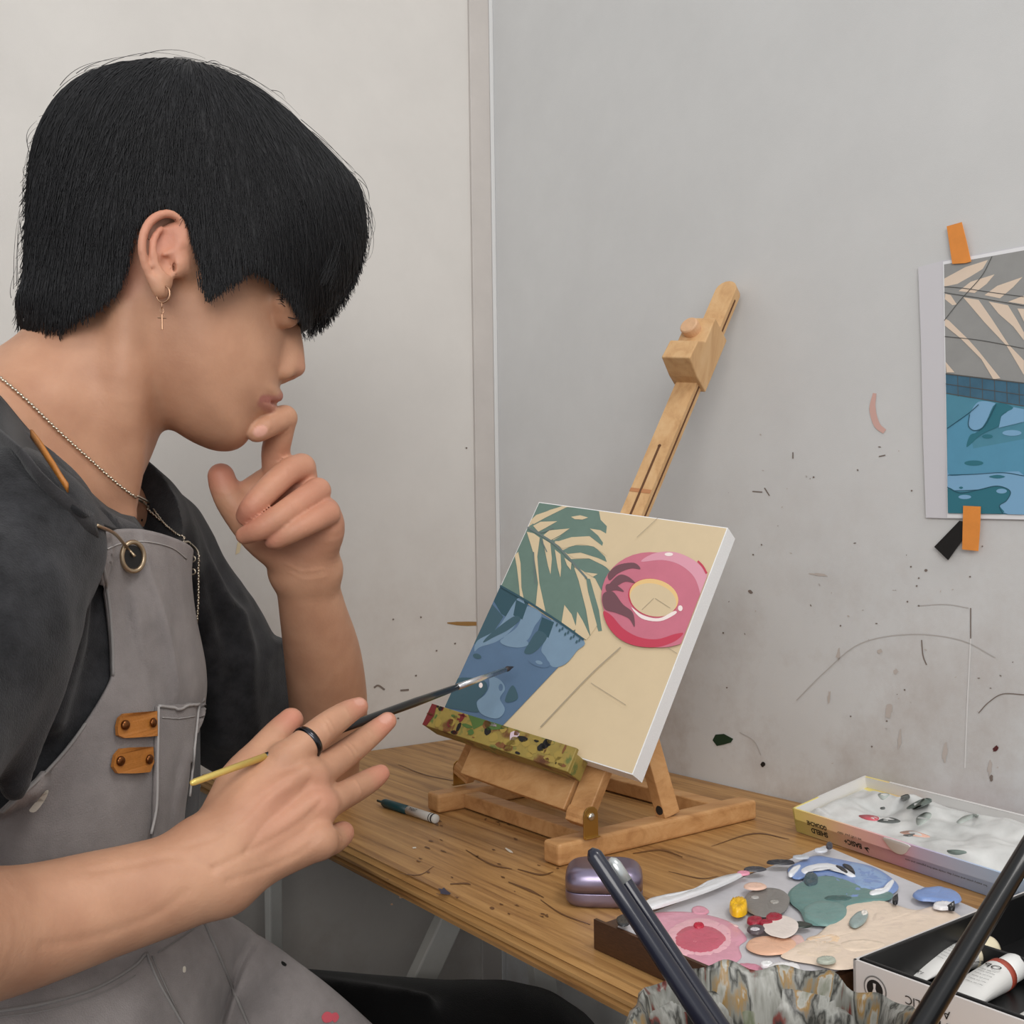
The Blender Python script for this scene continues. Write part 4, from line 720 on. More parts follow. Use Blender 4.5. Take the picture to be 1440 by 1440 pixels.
def quick(name, v, f, m, parent=None, smooth_=True, loc=None, cols=None):
    off = A(*loc) if loc is not None else (A(*parent['_o']) if parent is not None else A(0, 0, 0)); me = bpy.data.meshes.new(name); me.vertices.add(len(v)); me.vertices.foreach_set('co', (v-off).ravel())
    f = np.asarray(f); n = f.shape[1]; me.loops.add(f.size); me.loops.foreach_set('vertex_index', f.ravel()); me.polygons.add(len(f)); me.polygons.foreach_set('loop_start', np.arange(0, f.size, n)); me.update(calc_edges=True); me.validate()
    me.polygons.foreach_set('use_smooth', [smooth_]*len(me.polygons)); me.materials.append(m)
    if cols is not None: a = me.color_attributes.new('tint', 'FLOAT_COLOR', 'POINT'); a.data.foreach_set('color', cols.ravel())
    o = bpy.data.objects.new(name, me); COL.objects.link(o); o['_o'] = tuple(off)
    if parent is None: o.location = off
    else: o.parent = parent
    return o
def vnoise(p, freq, seed=0):
    """smooth value noise on points"""
    r_ = np.random.default_rng(seed); tab = r_.uniform(-1, 1, 4096); q = p*np.asarray(freq); i = np.floor(q).astype(int); f = q-i; f = f*f*(3-2*f); out = 0
    for dx in (0, 1):
        for dy in (0, 1):
            for dz in (0, 1):
                h = ((i[:, 0]+dx)*73856093 ^ (i[:, 1]+dy)*19349663 ^ (i[:, 2]+dz)*83492791) & 4095
                out = out+tab[h]*(f[:, 0] if dx else 1-f[:, 0])*(f[:, 1] if dy else 1-f[:, 1])*(f[:, 2] if dz else 1-f[:, 2])
    return out
def normals(v, f):
    n = np.cross(v[f[:, 2]]-v[f[:, 0]], v[f[:, 3]]-v[f[:, 1]]); out = np.zeros_like(v)
    for k in range(4):
        for c in range(3): out[:, c] += np.bincount(f[:, k], n[:, c], len(v))
    return out/(np.linalg.norm(out, axis=1)[:, None]+1e-12)

# head frame: the middle plane of the head
HA = math.radians(16.2); HF = A(math.cos(HA), math.sin(HA), 0); HL = A(-math.sin(HA), math.cos(HA), 0); HO = P(300, 400, .80)
def HQ(px, py, w_=0): return onplane(px, py, HO+HL*w_, HL)
def st(p): q = np.asarray(p)-HO; return np.stack([q@HF, q@Z], -1)
def ST(px, py, w_=0): return st(HQ(px, py, w_))
class Flat:
    """signed inside distance to an outline in the head plane, kept on a grid"""
    def __init__(s, poly, h=.0008, pad=.03):
        s.poly = poly = np.asarray(poly); s.lo = poly.min(0)-pad; s.h = h; n = np.ceil((poly.max(0)+pad-s.lo)/h).astype(int)+1
        X, Y = np.meshgrid(s.lo[0]+np.arange(n[0])*h, s.lo[1]+np.arange(n[1])*h, indexing='ij'); d = np.full(X.shape, 1e9); ins = np.zeros(X.shape, bool)
        for i in range(len(poly)):
            a, b = poly[i-1], poly[i]; e = b-a; t = np.clip(((X-a[0])*e[0]+(Y-a[1])*e[1])/(e@e+1e-12), 0, 1); d = np.minimum(d, (X-a[0]-t*e[0])**2+(Y-a[1]-t*e[1])**2)
            c = ((a[1] > Y) != (b[1] > Y)); xi = a[0]+(Y-a[1])*e[0]/(e[1] if abs(e[1]) > 1e-12 else 1e-12); ins ^= c & (X < xi)
        g = np.where(ins, 1, -1)*np.sqrt(d); b = np.maximum(g, 0)
        for r_b in (7, 7, 5):
            for ax in (0, 1):
                c = np.cumsum(np.pad(b, [(r_b+1, r_b) if i == ax else (0, 0) for i in (0, 1)], mode='edge'), axis=ax); L_ = b.shape[ax]; sl = lambda o: tuple(slice(o, o+L_) if i == ax else slice(None) for i in (0, 1)); b = (c[sl(2*r_b+1)]-c[sl(0)])/(2*r_b+1)
        t = np.clip(g/.016, 0, 1); t = t*t*(3-2*t); s.g = g*(1-t)+b*t; s.n = n
    def __call__(s, q):
        x = np.clip((q-s.lo)/s.h, 0, s.n-1.001); i = x.astype(int); f = x-i; g = s.g
        return g[i[:, 0], i[:, 1]]*(1-f[:, 0])*(1-f[:, 1])+g[i[:, 0]+1, i[:, 1]]*f[:, 0]*(1-f[:, 1])+g[i[:, 0], i[:, 1]+1]*(1-f[:, 0])*f[:, 1]+g[i[:, 0]+1, i[:, 1]+1]*f[:, 0]*f[:, 1]
def idw(q, ctrl):
    num = 0; den = 0
    for c, vals in ctrl:
        w_ = 1/(((q-c)**2).sum(1)+.0012)**1.5; num = num+w_[:, None]*np.array(vals); den = den+w_
    return num/den[:, None]
def inflate(flat, ctrl):
    def f(x):
        q = st(x); w_ = np.abs((x-HO)@HL); d = flat(q); WR = idw(q, ctrl); W, R = WR[:, 0], WR[:, 1]
        a = np.maximum(0, 1-d/R); g = np.sqrt(a*a+(w_/W)**2)
        out = (g-1)*np.where(a > 0, np.minimum(R, W), W)
        return np.clip(out, -.03, .03)
    return f
face_px = [(410, 462), (404, 490), (400, 518), (396, 534), (393, 545), (394, 555), (391, 564), (384, 570), (383, 576), (377, 583), (367, 590), (361, 598), (356, 607), (350, 617), (341, 627), (325, 634), (300, 633), (272, 622), (247, 607), (222, 590), (190, 560), (150, 520), (105, 470), (82, 420), (70, 345), (74, 265), (100, 200), (150, 160), (220, 140), (290, 145), (350, 172), (395, 215), (424, 275), (434, 335), (435, 385), (430, 412), (424, 432), (416, 448)]
HC_ = [(ST(*q), v) for q, v in (((220, 250), (.077, .085)), ((120, 300), (.074, .08)), ((240, 370), (.0735, .075)), ((330, 260), (.074, .08)), ((385, 350), (.066, .08)), ((420, 420), (.062, .085)), ((405, 455), (.062, .092)), ((350, 460), (.068, .085)), ((300, 500), (.068, .08)), ((385, 500), (.060, .095)), ((235, 540), (.061, .06)), ((372, 558), (.050, .088)), ((320, 560), (.060, .08)), ((335, 605), (.042, .052)), ((275, 595), (.055, .052)), ((110, 440), (.058, .06)), ((170, 500), (.059, .06)))]
BF = Field(); face = Flat(cr([ST(*q) for q in face_px], 4, True))
hb_lo = np.minimum(HQ(40, 660, -.1), HQ(40, 660, .1))-.02; allp = np.array([HQ(x, y, w_) for x, y in face_px for w_ in (-.08, .08)]); BF.add(inflate(face, HC_), allp.min(0)-.005, allp.max(0)+.005, .004)
def both(fn):
    for s in (-1, 1): fn(s)
# cheekbone, jaw corner, brow
# nose
BF.chain([HQ(407, 448), HQ(412, 470), HQ(415.5, 495), HQ(416, 516)], [.0045, .0058, .0064, .0076], .006)
for s in (-1, 1):
    BF.chain([HQ(404, 462, s*.004), HQ(406, 490, s*.006), HQ(404, 514, s*.008)], [.006, .0075, .0085], .008)
    BF.ell(HQ(398.5, 521, s*.0125), (.0084, .0056, .0068), (HF, HL, Z), .0025); BF.ell(HQ(408, 533, s*.0068), (.0050, .0028, .0036), (nrm(HF-Z*.2), HL, nrm(Z+HF*.2)), .0015, 's')
BF.chain([HQ(410, 528), HQ(398, 534)], [.0032, .0030], .003)
# lips
UL_ = [HQ(364, 559, -.0225), HQ(378, 559, -.014), HQ(388.5, 556.5, -.004), HQ(389, 557.5, 0), HQ(388.5, 556.5, .004), HQ(378, 559, .014), HQ(364, 559, .0225)]
LL_ = [HQ(364, 562, -.0215), HQ(373, 569, -.013), HQ(378.5, 574, 0), HQ(373, 569, .013), HQ(364, 562, .0215)]
BF.chain(UL_, [.0016, .0036, .0047, .0046, .0047, .0036, .0016], .003); BF.chain(LL_, [.0016, .0044, .0056, .0044, .0016], .004)
ML_ = [HQ(361, 558.5, -.0245), HQ(374, 564, -.0175), HQ(387, 567, -.008), HQ(393, 567.5, 0), HQ(387, 567, .008), HQ(374, 564, .0175), HQ(361, 558.5, .0245)]
BF.chain(ML_, [.0013, .0012, .0013, .0014, .0013, .0012, .0013], .0022, 's')
# eyes
for s in (-1, 1):
    BF.ell(HQ(412, 440, s*.031), (.013, .012, .0085), (HF, HL, Z), .010, 's'); BF.ell(HQ(400, 440, s*.030), (.0122, .0128, .0118), (HF, HL, Z), .003)
    BF.chain([HQ(404, 446, s*.0405), HQ(413, 445, s*.034), HQ(417, 445, s*.026), HQ(414, 447, s*.02)], [.0006, .0007, .0007, .0006], .0012, 's')
    BF.chain([HQ(398, 424, s*.046), HQ(414, 420, s*.036), HQ(423, 424, s*.018)], [.005, .006, .006], .012)
# ears
def EQ(px, py, e): return HQ(px, py, -.076-e)
ear = Field()
def ear_side(s):
    def E_(px, py, e): return HQ(px, py, -.074-e) if s < 0 else HQ(px, py, -.074-e)+HL*2*(.074+e)
    flare = lambda px: (262-px)/66*.013
    def Ec(px, py, e=0): return E_(px, py, e+flare(px))
    BF.chain([Ec(246, 330, -.003), Ec(232, 345, -.002), Ec(226, 372, -.002), Ec(230, 398, -.001)], [.0085, .0098, .0085, .006], .003)
    BF.ell(Ec(231, 336, .0052), (.0115, .0052, .0125), (HF, HL, Z), .003, 's'); BF.ell(Ec(236, 368, .0052), (.0072, .0065, .0095), (HF, HL, Z), .0025, 's')
    BF.chain([Ec(231, 358, .002), Ec(244, 353, .002), Ec(254, 343, .0035), Ec(259, 328, .0045), Ec(255, 312, .005), Ec(244, 302.5, .0055), Ec(230, 301, .006), Ec(214, 309, .0055), Ec(203, 326, .005), Ec(199.5, 348, .0045), Ec(203, 370, .0035), Ec(211, 390, .0025), Ec(219, 402, .002)], [.0016, .0020, .0024, .0025, .0026, .0028, .0030, .0031, .0030, .0029, .0028, .0028, .003], .0022)
    BF.chain([Ec(226, 321, .001), Ec(217, 335, .003), Ec(214.5, 352, .004), Ec(217, 370, .004), Ec(225, 383, .004), Ec(233, 391, .0035)], [.002, .0026, .0027, .0027, .0028, .0026], .0025)
    BF.chain([Ec(222, 396, .002), Ec(225, 407, .002), Ec(226.5, 412, .001)], [.0058, .0056, .0046], .003)
    BF.chain([Ec(251, 362, .002), Ec(250.5, 372, .0028), Ec(247, 382, .0015)], [.003, .0036, .003], .003); BF.ell(Ec(245.5, 378, -.002), (.0026, .008, .0062), (HF, HL, Z), .001, 's')
    BF.chain([Ec(262, 352, -.004), Ec(259, 380, -.005)], [.007, .006], .012)
ear_side(-1); ear_side(1)
# neck
neck_px = [(262, 540), (238, 582), (226, 608), (215, 636), (203, 664), (190, 692), (182, 712), (160, 745), (-120, 760), (-200, 640), (-110, 566), (-50, 532), (0, 497), (34, 464), (60, 425), (110, 380), (200, 430)]
NC = [(ST(*q), v) for q, v in (((200, 480), (.050, .06)), ((130, 560), (.057, .065)), ((190, 640), (.05, .055)), ((60, 600), (.066, .065)), ((0, 700), (.058, .07)), ((120, 720), (.046, .06)), ((170, 700), (.040, .05)))]
neck = Flat(cr([ST(*q) for q in neck_px], 4, True)); allp = np.array([HQ(x, y, w_) for x, y in neck_px for w_ in (-.09, .09)]); BF.add(inflate(neck, NC), allp.min(0), allp.max(0), .010)
BF.chain([HQ(178, 440, -.052), HQ(176, 560, -.046), HQ(172, 690, -.020), HQ(165, 740, -.015)], [.010, .012, .009, .006], .02)
# torso core and shoulders under the shirt
TA = math.radians(18); TF = A(math.cos(TA), math.sin(TA), 0); TL = A(-math.sin(TA), math.cos(TA), 0); TCN = A(-.365, .79, .89)
SN, SFar = P(15, 765, .605), P(205, 772, .952)
BF.ell(TCN-Z*.04, (.088, .13, .165), (TF, TL, Z), .04); BF.chain([SN, P(52, 692, .755)], [.038, .034], .03); BF.chain([SFar, P(110, 700, .83)], [.040, .040], .03)
BF.chain([P(-20, 600, .70), P(40, 600, .745)], [.035, .045], .03)
# far arm
EF = P(452, 1086, 1.03)
BF.chain([SFar, P(285, 900, .985), P(375, 1030, 1.02), EF], [.040, .036, .034, .034], .02)
BF.chain([EF, P(462, 1010, .985), P(455, 930, .935), P(440, 860, .895), P(428, 800, .868)], [.034, .0365, .0345, .0285, .0245], .012, n=12)
BF.chain([P(447, 800, .87), P(410, 802, .866)], [.021, .0195], .01)
# far hand held to the chin
def chain(pts, r, k=.0035, n=4): BF.chain([P(*q) for q in pts], r, k, n=n)
chain([(428, 800, .868), (432, 765, .856), (436, 728, .848)], [.022, .023, .020], .008); chain([(415, 785, .862), (396, 745, .85), (392, 700, .848)], [.019, .021, .017], .008); chain([(445, 780, .862), (452, 745, .848), (455, 722, .84)], [.016, .019, .014], .006)
chain([(410, 735, .85), (420, 690, .85), (424, 658, .846)], [.018, .016, .012], .006)
chain([(398, 690, .85), (388, 640, .838), (393, 612, .828), (400.5, 588, .822)], [.0145, .0118, .0108, .0098], .003); chain([(400.5, 587, .822), (381, 597, .808), (364, 606.5, .799), (359, 609, .797)], [.0100, .0092, .0082, .0070], .0012)
chain([(424, 657, .842), (405, 664, .826), (378, 688, .808), (356, 712, .802), (347, 725, .808)], [.0112, .0106, .0103, .0096, .0085], .0014)
chain([(447, 690, .838), (425, 704, .818), (396, 725, .802), (366, 744, .798), (344, 753, .803)], [.0108, .0102, .0100, .0088, .0070], .0014)
chain([(460, 722, .832), (440, 733, .814), (416, 745, .804), (392, 757, .804), (384, 761, .807)], [.0108, .0094, .0088, .0080, .0068], .0014)
chain([(405, 782, .856), (366, 752, .848), (331, 712, .840), (316, 686, .838), (311, 670, .837)], [.018, .0165, .0135, .0118, .0108], .004)
chain([(375, 735, .848), (350, 700, .848), (372, 680, .85)], [.014, .012, .012], .006)
# near arm and hand holding the brush
EN = P(-420, 1345, .425); 
BF.chain([SN, A(-.315, .51, .91), EN], [.046, .046, .040], .03)
BF.chain([EN, P(-200, 1330, .47), P(0, 1311, .54), P(140, 1273, .578), P(235, 1245, .598), P(298, 1224, .612)], [.041, .040, .0335, .0300, .0280, .0265], .012, n=10)
BF.chain([P(285, 1195, .612), P(316, 1240, .612)], [.0195, .0170], .012)
MC_ = [((296, 1190, .614), (350, 1128, .633), (402, 1068, .656)), ((304, 1206, .611), (372, 1150, .632), (438, 1094, .658)), ((314, 1224, .611), (385, 1176, .63), (452, 1134, .652)), ((322, 1237, .612), (393, 1205, .628), (450, 1184, .64))]
for q, r in zip(MC_, ([.0165, .0140, .0112], [.0165, .0140, .0112], [.016, .0135, .0108], [.0135, .0125, .0105])): chain(q, r, .010)
chain([(345, 1150, .648), (400, 1110, .662), (430, 1140, .664), (420, 1180, .652)], [.014, .012, .012, .012], .012)
chain([(402, 1068, .652), (430, 1046, .662), (461, 1021, .679), (487, 1003, .695), (504, 994, .705)], [.0112, .0104, .0098, .0084, .0068], .003)
chain([(438, 1094, .658), (466, 1074, .680), (494, 1054, .704), (524, 1031, .723), (545, 1014, .733)], [.0114, .0102, .0096, .0082, .0066], .003)
chain([(452, 1134, .652), (478, 1121, .674), (504, 1107, .698), (524, 1095, .712), (535, 1088, .720)], [.0108, .0094, .0090, .0080, .0066], .003)
chain([(450, 1184, .640), (466, 1182, .655), (480, 1173, .672), (482, 1170, .682)], [.0108, .0092, .0082, .0070], .0022)
chain([(306, 1172, .625), (340, 1098, .648), (368, 1060, .664), (392, 1032, .676), (409, 1013, .685)], [.0160, .0140, .0112, .0100, .0084], .005)
chain([(345, 1110, .650), (385, 1085, .664)], [.012, .012], .012)
for q in ([(330, 1180, .603), (380, 1120, .618), (428, 1086, .636)], [(340, 1205, .600), (400, 1160, .616), (444, 1126, .632)], [(350, 1228, .602), (410, 1200, .614), (446, 1180, .623)]):
    BF.chain([P(a_, b_, c_+.0095) for a_, b_, c_ in q], [.0056, .0052, .005], .006)
for q in ((402, 1068, .656), (438, 1094, .658), (452, 1134, .652), (450, 1184, .640)): BF.ell(P(q[0]-1, q[1]-1, q[2]-.004), (.0088, .0088, .0088), None, .006)
import time; _t = time.time()
bl = A(-.75, .36, .55); bh = A(.02, 1.16, 1.50)
BV, BQ = BF.mesh(.0016, bl, bh); BV = smooth(BV, BQ, 1, .5)
print('body', len(BV), time.time()-_t)
# veins stand out on the back of the hand, creases cross the finger joints
_tr = BVHTree.FromPolygons([Vector(p) for p in BV], [tuple(q) for q in BQ]); BN = normals(BV, BQ); _dz = np.zeros(len(BV))
for pts, sg, am in (([(262, 1190), (300, 1178), (340, 1150), (372, 1118), (405, 1098)], .0020, .0008), ([(300, 1222), (345, 1200), (392, 1176), (430, 1150), (452, 1128)], .0020, .0009), ([(345, 1198), (372, 1160), (396, 1140), (420, 1118), (436, 1098)], .0018, .0008), ([(320, 1240), (372, 1222), (420, 1200), (446, 1178)], .0018, .0007), ([(130, 1225), (190, 1215), (250, 1205), (300, 1222)], .0026, .0007), ([(60, 1330), (130, 1318), (210, 1290), (262, 1255)], .0030, .0006),
                    ([(449, 1010), (458, 1020), (464, 1035)], .0011, -.0006), ([(455, 1006), (464, 1017), (470, 1030)], .0011, -.0006), ([(481, 992), (488, 1000), (493, 1010)], .0010, -.0004), ([(482, 1046), (492, 1056), (498, 1068)], .0011, -.0006), ([(488, 1043), (498, 1052), (504, 1063)], .0011, -.0005), ([(516, 1024), (523, 1031), (528, 1040)], .0010, -.0004), ([(499, 1097), (505, 1106), (508, 1116)], .0011, -.0005), ([(470, 1166), (476, 1172), (480, 1181)], .0011, -.0006), ([(398, 1030), (404, 1036)], .0011, -.0004),
                    ([(392, 640), (400, 655), (404, 668)], .0011, -.0004), ([(376, 606), (380, 597), (378, 590)], .0011, -.0005), ([(395, 612), (402, 609), (408, 604)], .0011, -.0006), ([(372, 662), (382, 676), (388, 688)], .0011, -.0004), ([(398, 698), (408, 712), (412, 722)], .0011, -.0004), ([(418, 728), (424, 738), (428, 748)], .0010, -.0004), ([(400, 792), (425, 803), (455, 800)], .0013, -.0005), ([(408, 806), (430, 815), (458, 811)], .0013, -.0003), ([(302, 690), (318, 694), (330, 690)], .0012, -.0004)):
    q = np.array([drape(x, y, 0, [_tr])[0] for x, y in cr(pts, 8)]); sel = np.flatnonzero((np.abs(BV-q.mean(0)).max(1) < .12)); d = np.full(len(sel), 9.); w_ = np.zeros(len(sel))
    for i in range(len(q)): e = np.linalg.norm(BV[sel]-q[i], axis=1); d = np.minimum(d, e)
    _dz[sel] += am*np.exp(-(d/sg)**2)
BV = BV+BN*_dz[:, None]
# local skin colour: lips, nails, redder ears and knuckles, moles
cols = np.zeros((len(BV), 4)); cols[:, 3] = 1                      # r: lip, g: flush, b: nail / dark
def near(c, r, ax=None): 
    d = np.linalg.norm(BV-A(*c), axis=1)/r; return np.clip(1.2-d, 0, 1)*np.clip(5*(1.2-d), 0, 1)
def nearcurve(pts, r):
    q = cr(pts, 6); d = np.full(len(BV), 9.); sel = np.linalg.norm(BV-q.mean(0), axis=1) < .06
    for p_ in q: d[sel] = np.minimum(d[sel], np.linalg.norm(BV[sel]-p_, axis=1))
    return np.clip((r-d)/(.25*r)+.5, 0, 1)
cols[:, 0] = np.maximum(nearcurve(UL_, .0054), nearcurve(LL_, .0060)*.72)
for c, r, s in ((EQ(225, 330, .01), .03, .55), (EQ(205, 370, .012), .016, .3), (HQ(415, 518), .014, .35), (P(430, 700, .82), .06, .35), (P(311, 668, .835), .02, .75), (P(350, 725, .80), .03, .55), (P(380, 757, .80), .02, .5), (P(545, 1015, .726), .016, .6), (P(536, 1090, .715), .016, .6), (P(505, 992, .70), .016, .5), (P(484, 1172, .67), .014, .5), (P(455, 1120, .64), .02, .25), (P(400, 1130, .615), .03, .25), (P(409, 1013, .68), .014, .6), (HQ(165, 380, -.07), .02, .6)): cols[:, 1] = np.maximum(cols[:, 1], s*near(c, r))
def nail(c, d, ln, wd):
    c = A(*c); d = nrm(d); q = BV-c; a = q@d; t = np.linalg.norm(q-a[:, None]*d, axis=1); e = np.sqrt((a/ln)**2+(t/wd)**2); cols[:, 2] = np.maximum(cols[:, 2], np.clip(5*(1.05-e), 0, 1))
nail(P(366, 606.5, .7915), P(359, 609, .797)-P(381, 597, .808), .0068, .0046); nail(P(508, 984, .6985), P(504, 994, .705)-P(487, 1003, .695), .0058, .0042); nail(P(542, 1010, .7265), P(545, 1014, .733)-P(524, 1031, .723), .0055, .0042)
cols[:, 0] *= .8
def skin():
    m = bpy.data.materials.new('tan_skin'); m.use_nodes = True; nt = m.node_tree; b = nt.nodes['Principled BSDF']; at = nt.nodes.new('ShaderNodeVertexColor'); at.layer_name = 'tint'; sp = nt.nodes.new('ShaderNodeSeparateColor'); nt.links.new(at.outputs[0], sp.inputs[0])
    tc = nt.nodes.new('ShaderNodeTexCoord'); n = nt.nodes.new('ShaderNodeTexNoise'); n.inputs['Scale'].default_value = 34; n.inputs['Detail'].default_value = 10; nt.links.new(tc.outputs['Object'], n.inputs['Vector']); r = nt.nodes.new('ShaderNodeValToRGB'); r.color_ramp.elements[0].position = .3; r.color_ramp.elements[1].position = .7
    r.color_ramp.elements[0].color = (*lin((180, 133, 106)), 1); r.color_ramp.elements[1].color = (*lin((198, 151, 122)), 1); nt.links.new(n.outputs[0], r.inputs[0]); out = r.outputs[0]
    for ch, c in (('Green', (204, 130, 112)), ('Red', (164, 98, 92)), ('Blue', (206, 154, 136))):
        mx = nt.nodes.new('ShaderNodeMix'); mx.data_type = 'RGBA'; mx.inputs[7].default_value = (*lin(c), 1); nt.links.new(sp.outputs[ch], mx.inputs[0]); nt.links.new(out, mx.inputs[6]); out = mx.outputs[2]
    nt.links.new(out, b.inputs['Base Color']); b.inputs['Roughness'].default_value = .52; b.inputs['Specular IOR Level'].default_value = .35; b.inputs['Subsurface Weight'].default_value = .12; b.inputs['Subsurface Radius'].default_value = (.9, .4, .2); b.inputs['Subsurface Scale'].default_value = .006
    n2 = nt.nodes.new('ShaderNodeTexNoise'); n2.inputs['Scale'].default_value = 420; n2.inputs['Detail'].default_value = 2; nt.links.new(tc.outputs['Object'], n2.inputs['Vector']); bp = nt.nodes.new('ShaderNodeBump'); bp.inputs['Strength'].default_value = .25; bp.inputs['Distance'].default_value = .0007; nt.links.new(n2.outputs[0], bp.inputs['Height']); nt.links.new(bp.outputs[0], b.inputs['Normal']); return m
PO = A(-.36, .78, .62); M_skin = skin()
man = quick('person', BV, BQ, M_skin, None, True, PO, cols)
tag(man, 'person in black t-shirt and grey apron, hand at chin, holding a brush before the canvas', 'person')
body_tree = BVHTree.FromPolygons([Vector(p) for p in BV], [tuple(q) for q in BQ])
TREES = [body_tree]

# ---------------------------------------------------------------- hair
hair_out = [(24, 440), (33, 400), (37, 330), (41, 258), (52, 200), (82, 150), (130, 117), (200, 101), (268, 101), (330, 121), (390, 157), (440, 203), (480, 243), (503, 270), (513, 310), (511, 352), (498, 392), (478, 426), (456, 452), (436, 466)]
hair_low = [((424, 456), -.02), ((412, 428), -.04), ((398, 404), -.055), ((375, 381), -.066), ((352, 373), -.072), ((335, 383), -.076), ((312, 398), -.078), ((291, 410), -.08), ((288, 392), -.08), ((284, 362), -.08), ((272, 332), -.08), ((269, 308), -.08), ((258, 290), -.08), ((232, 283), -.08), ((206, 291), -.08), ((190, 312), -.08), ((180, 340), -.08), ((178, 366), -.076), ((170, 388), -.074), ((160, 408), -.07), ((138, 426), -.066), ((110, 440), -.062), ((85, 454), -.058), ((58, 450), -.045), ((36, 454), -.02)]
mask_poly = np.vstack([[ST(*q) for q in hair_out], [ST(*q, w_) for q, w_ in hair_low]]); mask = Flat(mask_poly)
big = Flat(cr([ST(*q) for q in hair_out]+[ST(*q) for q in [(425, 530), (380, 620), (260, 640), (150, 580), (60, 520)]], 4, True))
HHC = [(ST(*q), v) for q, v in (((200, 230), (.090, .085)), ((100, 300), (.085, .08)), ((240, 350), (.083, .08)), ((350, 250), (.088, .085)), ((420, 330), (.082, .07)), ((480, 330), (.075, .065)), ((110, 430), (.070, .07)), ((300, 390), (.081, .06)), ((440, 430), (.066, .06)), ((60, 440), (.066, .06)))]
hf = inflate(big, HHC); HFd = Field()
def hairf(x): a = hf(x); b = -mask(st(x)); return -smin(-a, -b, .010)
allp = np.array([HQ(x, y, w_) for x, y in hair_out for w_ in (-.095, .095)]); HFd.add(hairf, allp.min(0)-.004, allp.max(0)+.004)
HV, HQd = HFd.mesh(.0026, allp.min(0)-.012, allp.max(0)+.012); HV = smooth(HV, HQd, 2)
def hair_w(q):
    d = big(q); WR = idw(q, HHC); a = np.clip(1-d/WR[:, 1], 0, 1); return WR[:, 0]*np.sqrt(np.maximum(0, 1-a*a))
KC = ST(268, 78)
def strands(n, side, seed, offr, nseg=11, lenr=(.03, .085), rad=.00032, roots=None):
    r_ = np.random.default_rng(seed); lo, hi = mask_poly.min(0), mask_poly.max(0)
    if roots is None:
        q = r_.uniform(lo, hi, (n*3, 2)); q = q[mask(q) > .001][:n]
    else: q = roots
    n = len(q); L = r_.uniform(*lenr, n); off = r_.uniform(*offr, n); cur = r_.normal(0, .35, n); pts = np.zeros((n, nseg, 3)); p = q.copy(); jit = r_.normal(0, .16, (n, 2)); ext = np.zeros(n)
    for k in range(nseg):
        w_ = hair_w(p)+off*np.minimum(1, k/2); inside = mask(p)
        pts[:, k] = HO+HF*p[:, :1]+Z*p[:, 1:]+HL*(side*w_)[:, None]
        v = p-KC; dist = np.linalg.norm(v, axis=1)[:, None]+1e-6; rad_ = v/dist; g = np.where(v[:, :1] > 0, .75*(dist/.13)**2.2, .9*(dist/.12)**1.3); dr = rad_+jit+np.stack([np.where(v[:, 0] > 0, -.05, -.10)*(dist[:, 0]/.1)*0, -g[:, 0]], 1)
        dr /= np.linalg.norm(dr, axis=1)[:, None]; c, s = np.cos(cur*k/nseg), np.sin(cur*k/nseg); dr = np.stack([dr[:, 0]*c-dr[:, 1]*s, dr[:, 0]*s+dr[:, 1]*c], 1)
        step = L/nseg; out = inside < -.001; ext = ext+out*step; step = np.where(ext > np.where(p[:, 0] > .06, .003, .006), step*.03, step); p = p+dr*step[:, None]
    return pts
def ribbons(pts, rad):
    n, m, _ = pts.shape; tg = np.gradient(pts, axis=1); tg /= np.linalg.norm(tg, axis=2, keepdims=True)+1e-9; a = np.cross(tg, HL); a /= np.linalg.norm(a, axis=2, keepdims=True)+1e-9; b = np.cross(tg, a)
    rr_ = rad*np.linspace(1, .25, m)[None, :, None]*np.ones((n, 1, 1)); vs = np.stack([pts+rr_*(math.cos(t)*a+math.sin(t)*b) for t in (0, 2.094, 4.189)], 2); vs = vs.reshape(-1, 3)
    i = np.arange(n)[:, None, None]*m*3+np.arange(m-1)[None, :, None]*3+np.arange(3)[None, None, :]; j = np.arange(n)[:, None, None]*m*3+np.arange(m-1)[None, :, None]*3+((np.arange(3)+1) % 3)[None, None, :]
    return vs, np.stack([i, j, j+3, i+3], -1).reshape(-1, 4)
S = [strands(5200, -1, 1, (-.0012, .0022)), strands(1500, 1, 2, (-.001, .002))]
# tufts along the lower edges and wisps off the outline
r_ = np.random.default_rng(9); edge = cr([ST(*q, w_) for q, w_ in hair_low], 30); S.append(strands(0, -1, 4, (-.002, .002), lenr=(.010, .022), roots=edge[r_.integers(0, len(edge), 1400)]+r_.normal(0, .0025, (1400, 2))+A(0, .005)))
oe = cr([ST(*q) for q in hair_out], 30); VS, FS = [HV], [HQd]; off = len(HV)
for s_ in S:
    v, f = ribbons(s_, .00036); VS.append(v); FS.append(f+off); off += len(v)
W_ = []
for k in range(150):
    i = r_.integers(0, len(oe)-80); a = oe[i]; ln = r_.integers(14, 60); p = oe[i:i+ln:max(1, ln//10)][:11]
    if len(p) < 11: continue
    c = oe.mean(0); d = p-c; d /= np.linalg.norm(d, axis=1)[:, None]; hgt = r_.uniform(.0004, .0045)*np.sin(np.linspace(0.1, 2.9, 11)); p = p+d*hgt[:, None]; W_.append(HO+HF*p[:, :1]+Z*p[:, 1:]+HL*r_.uniform(-.03, .03))
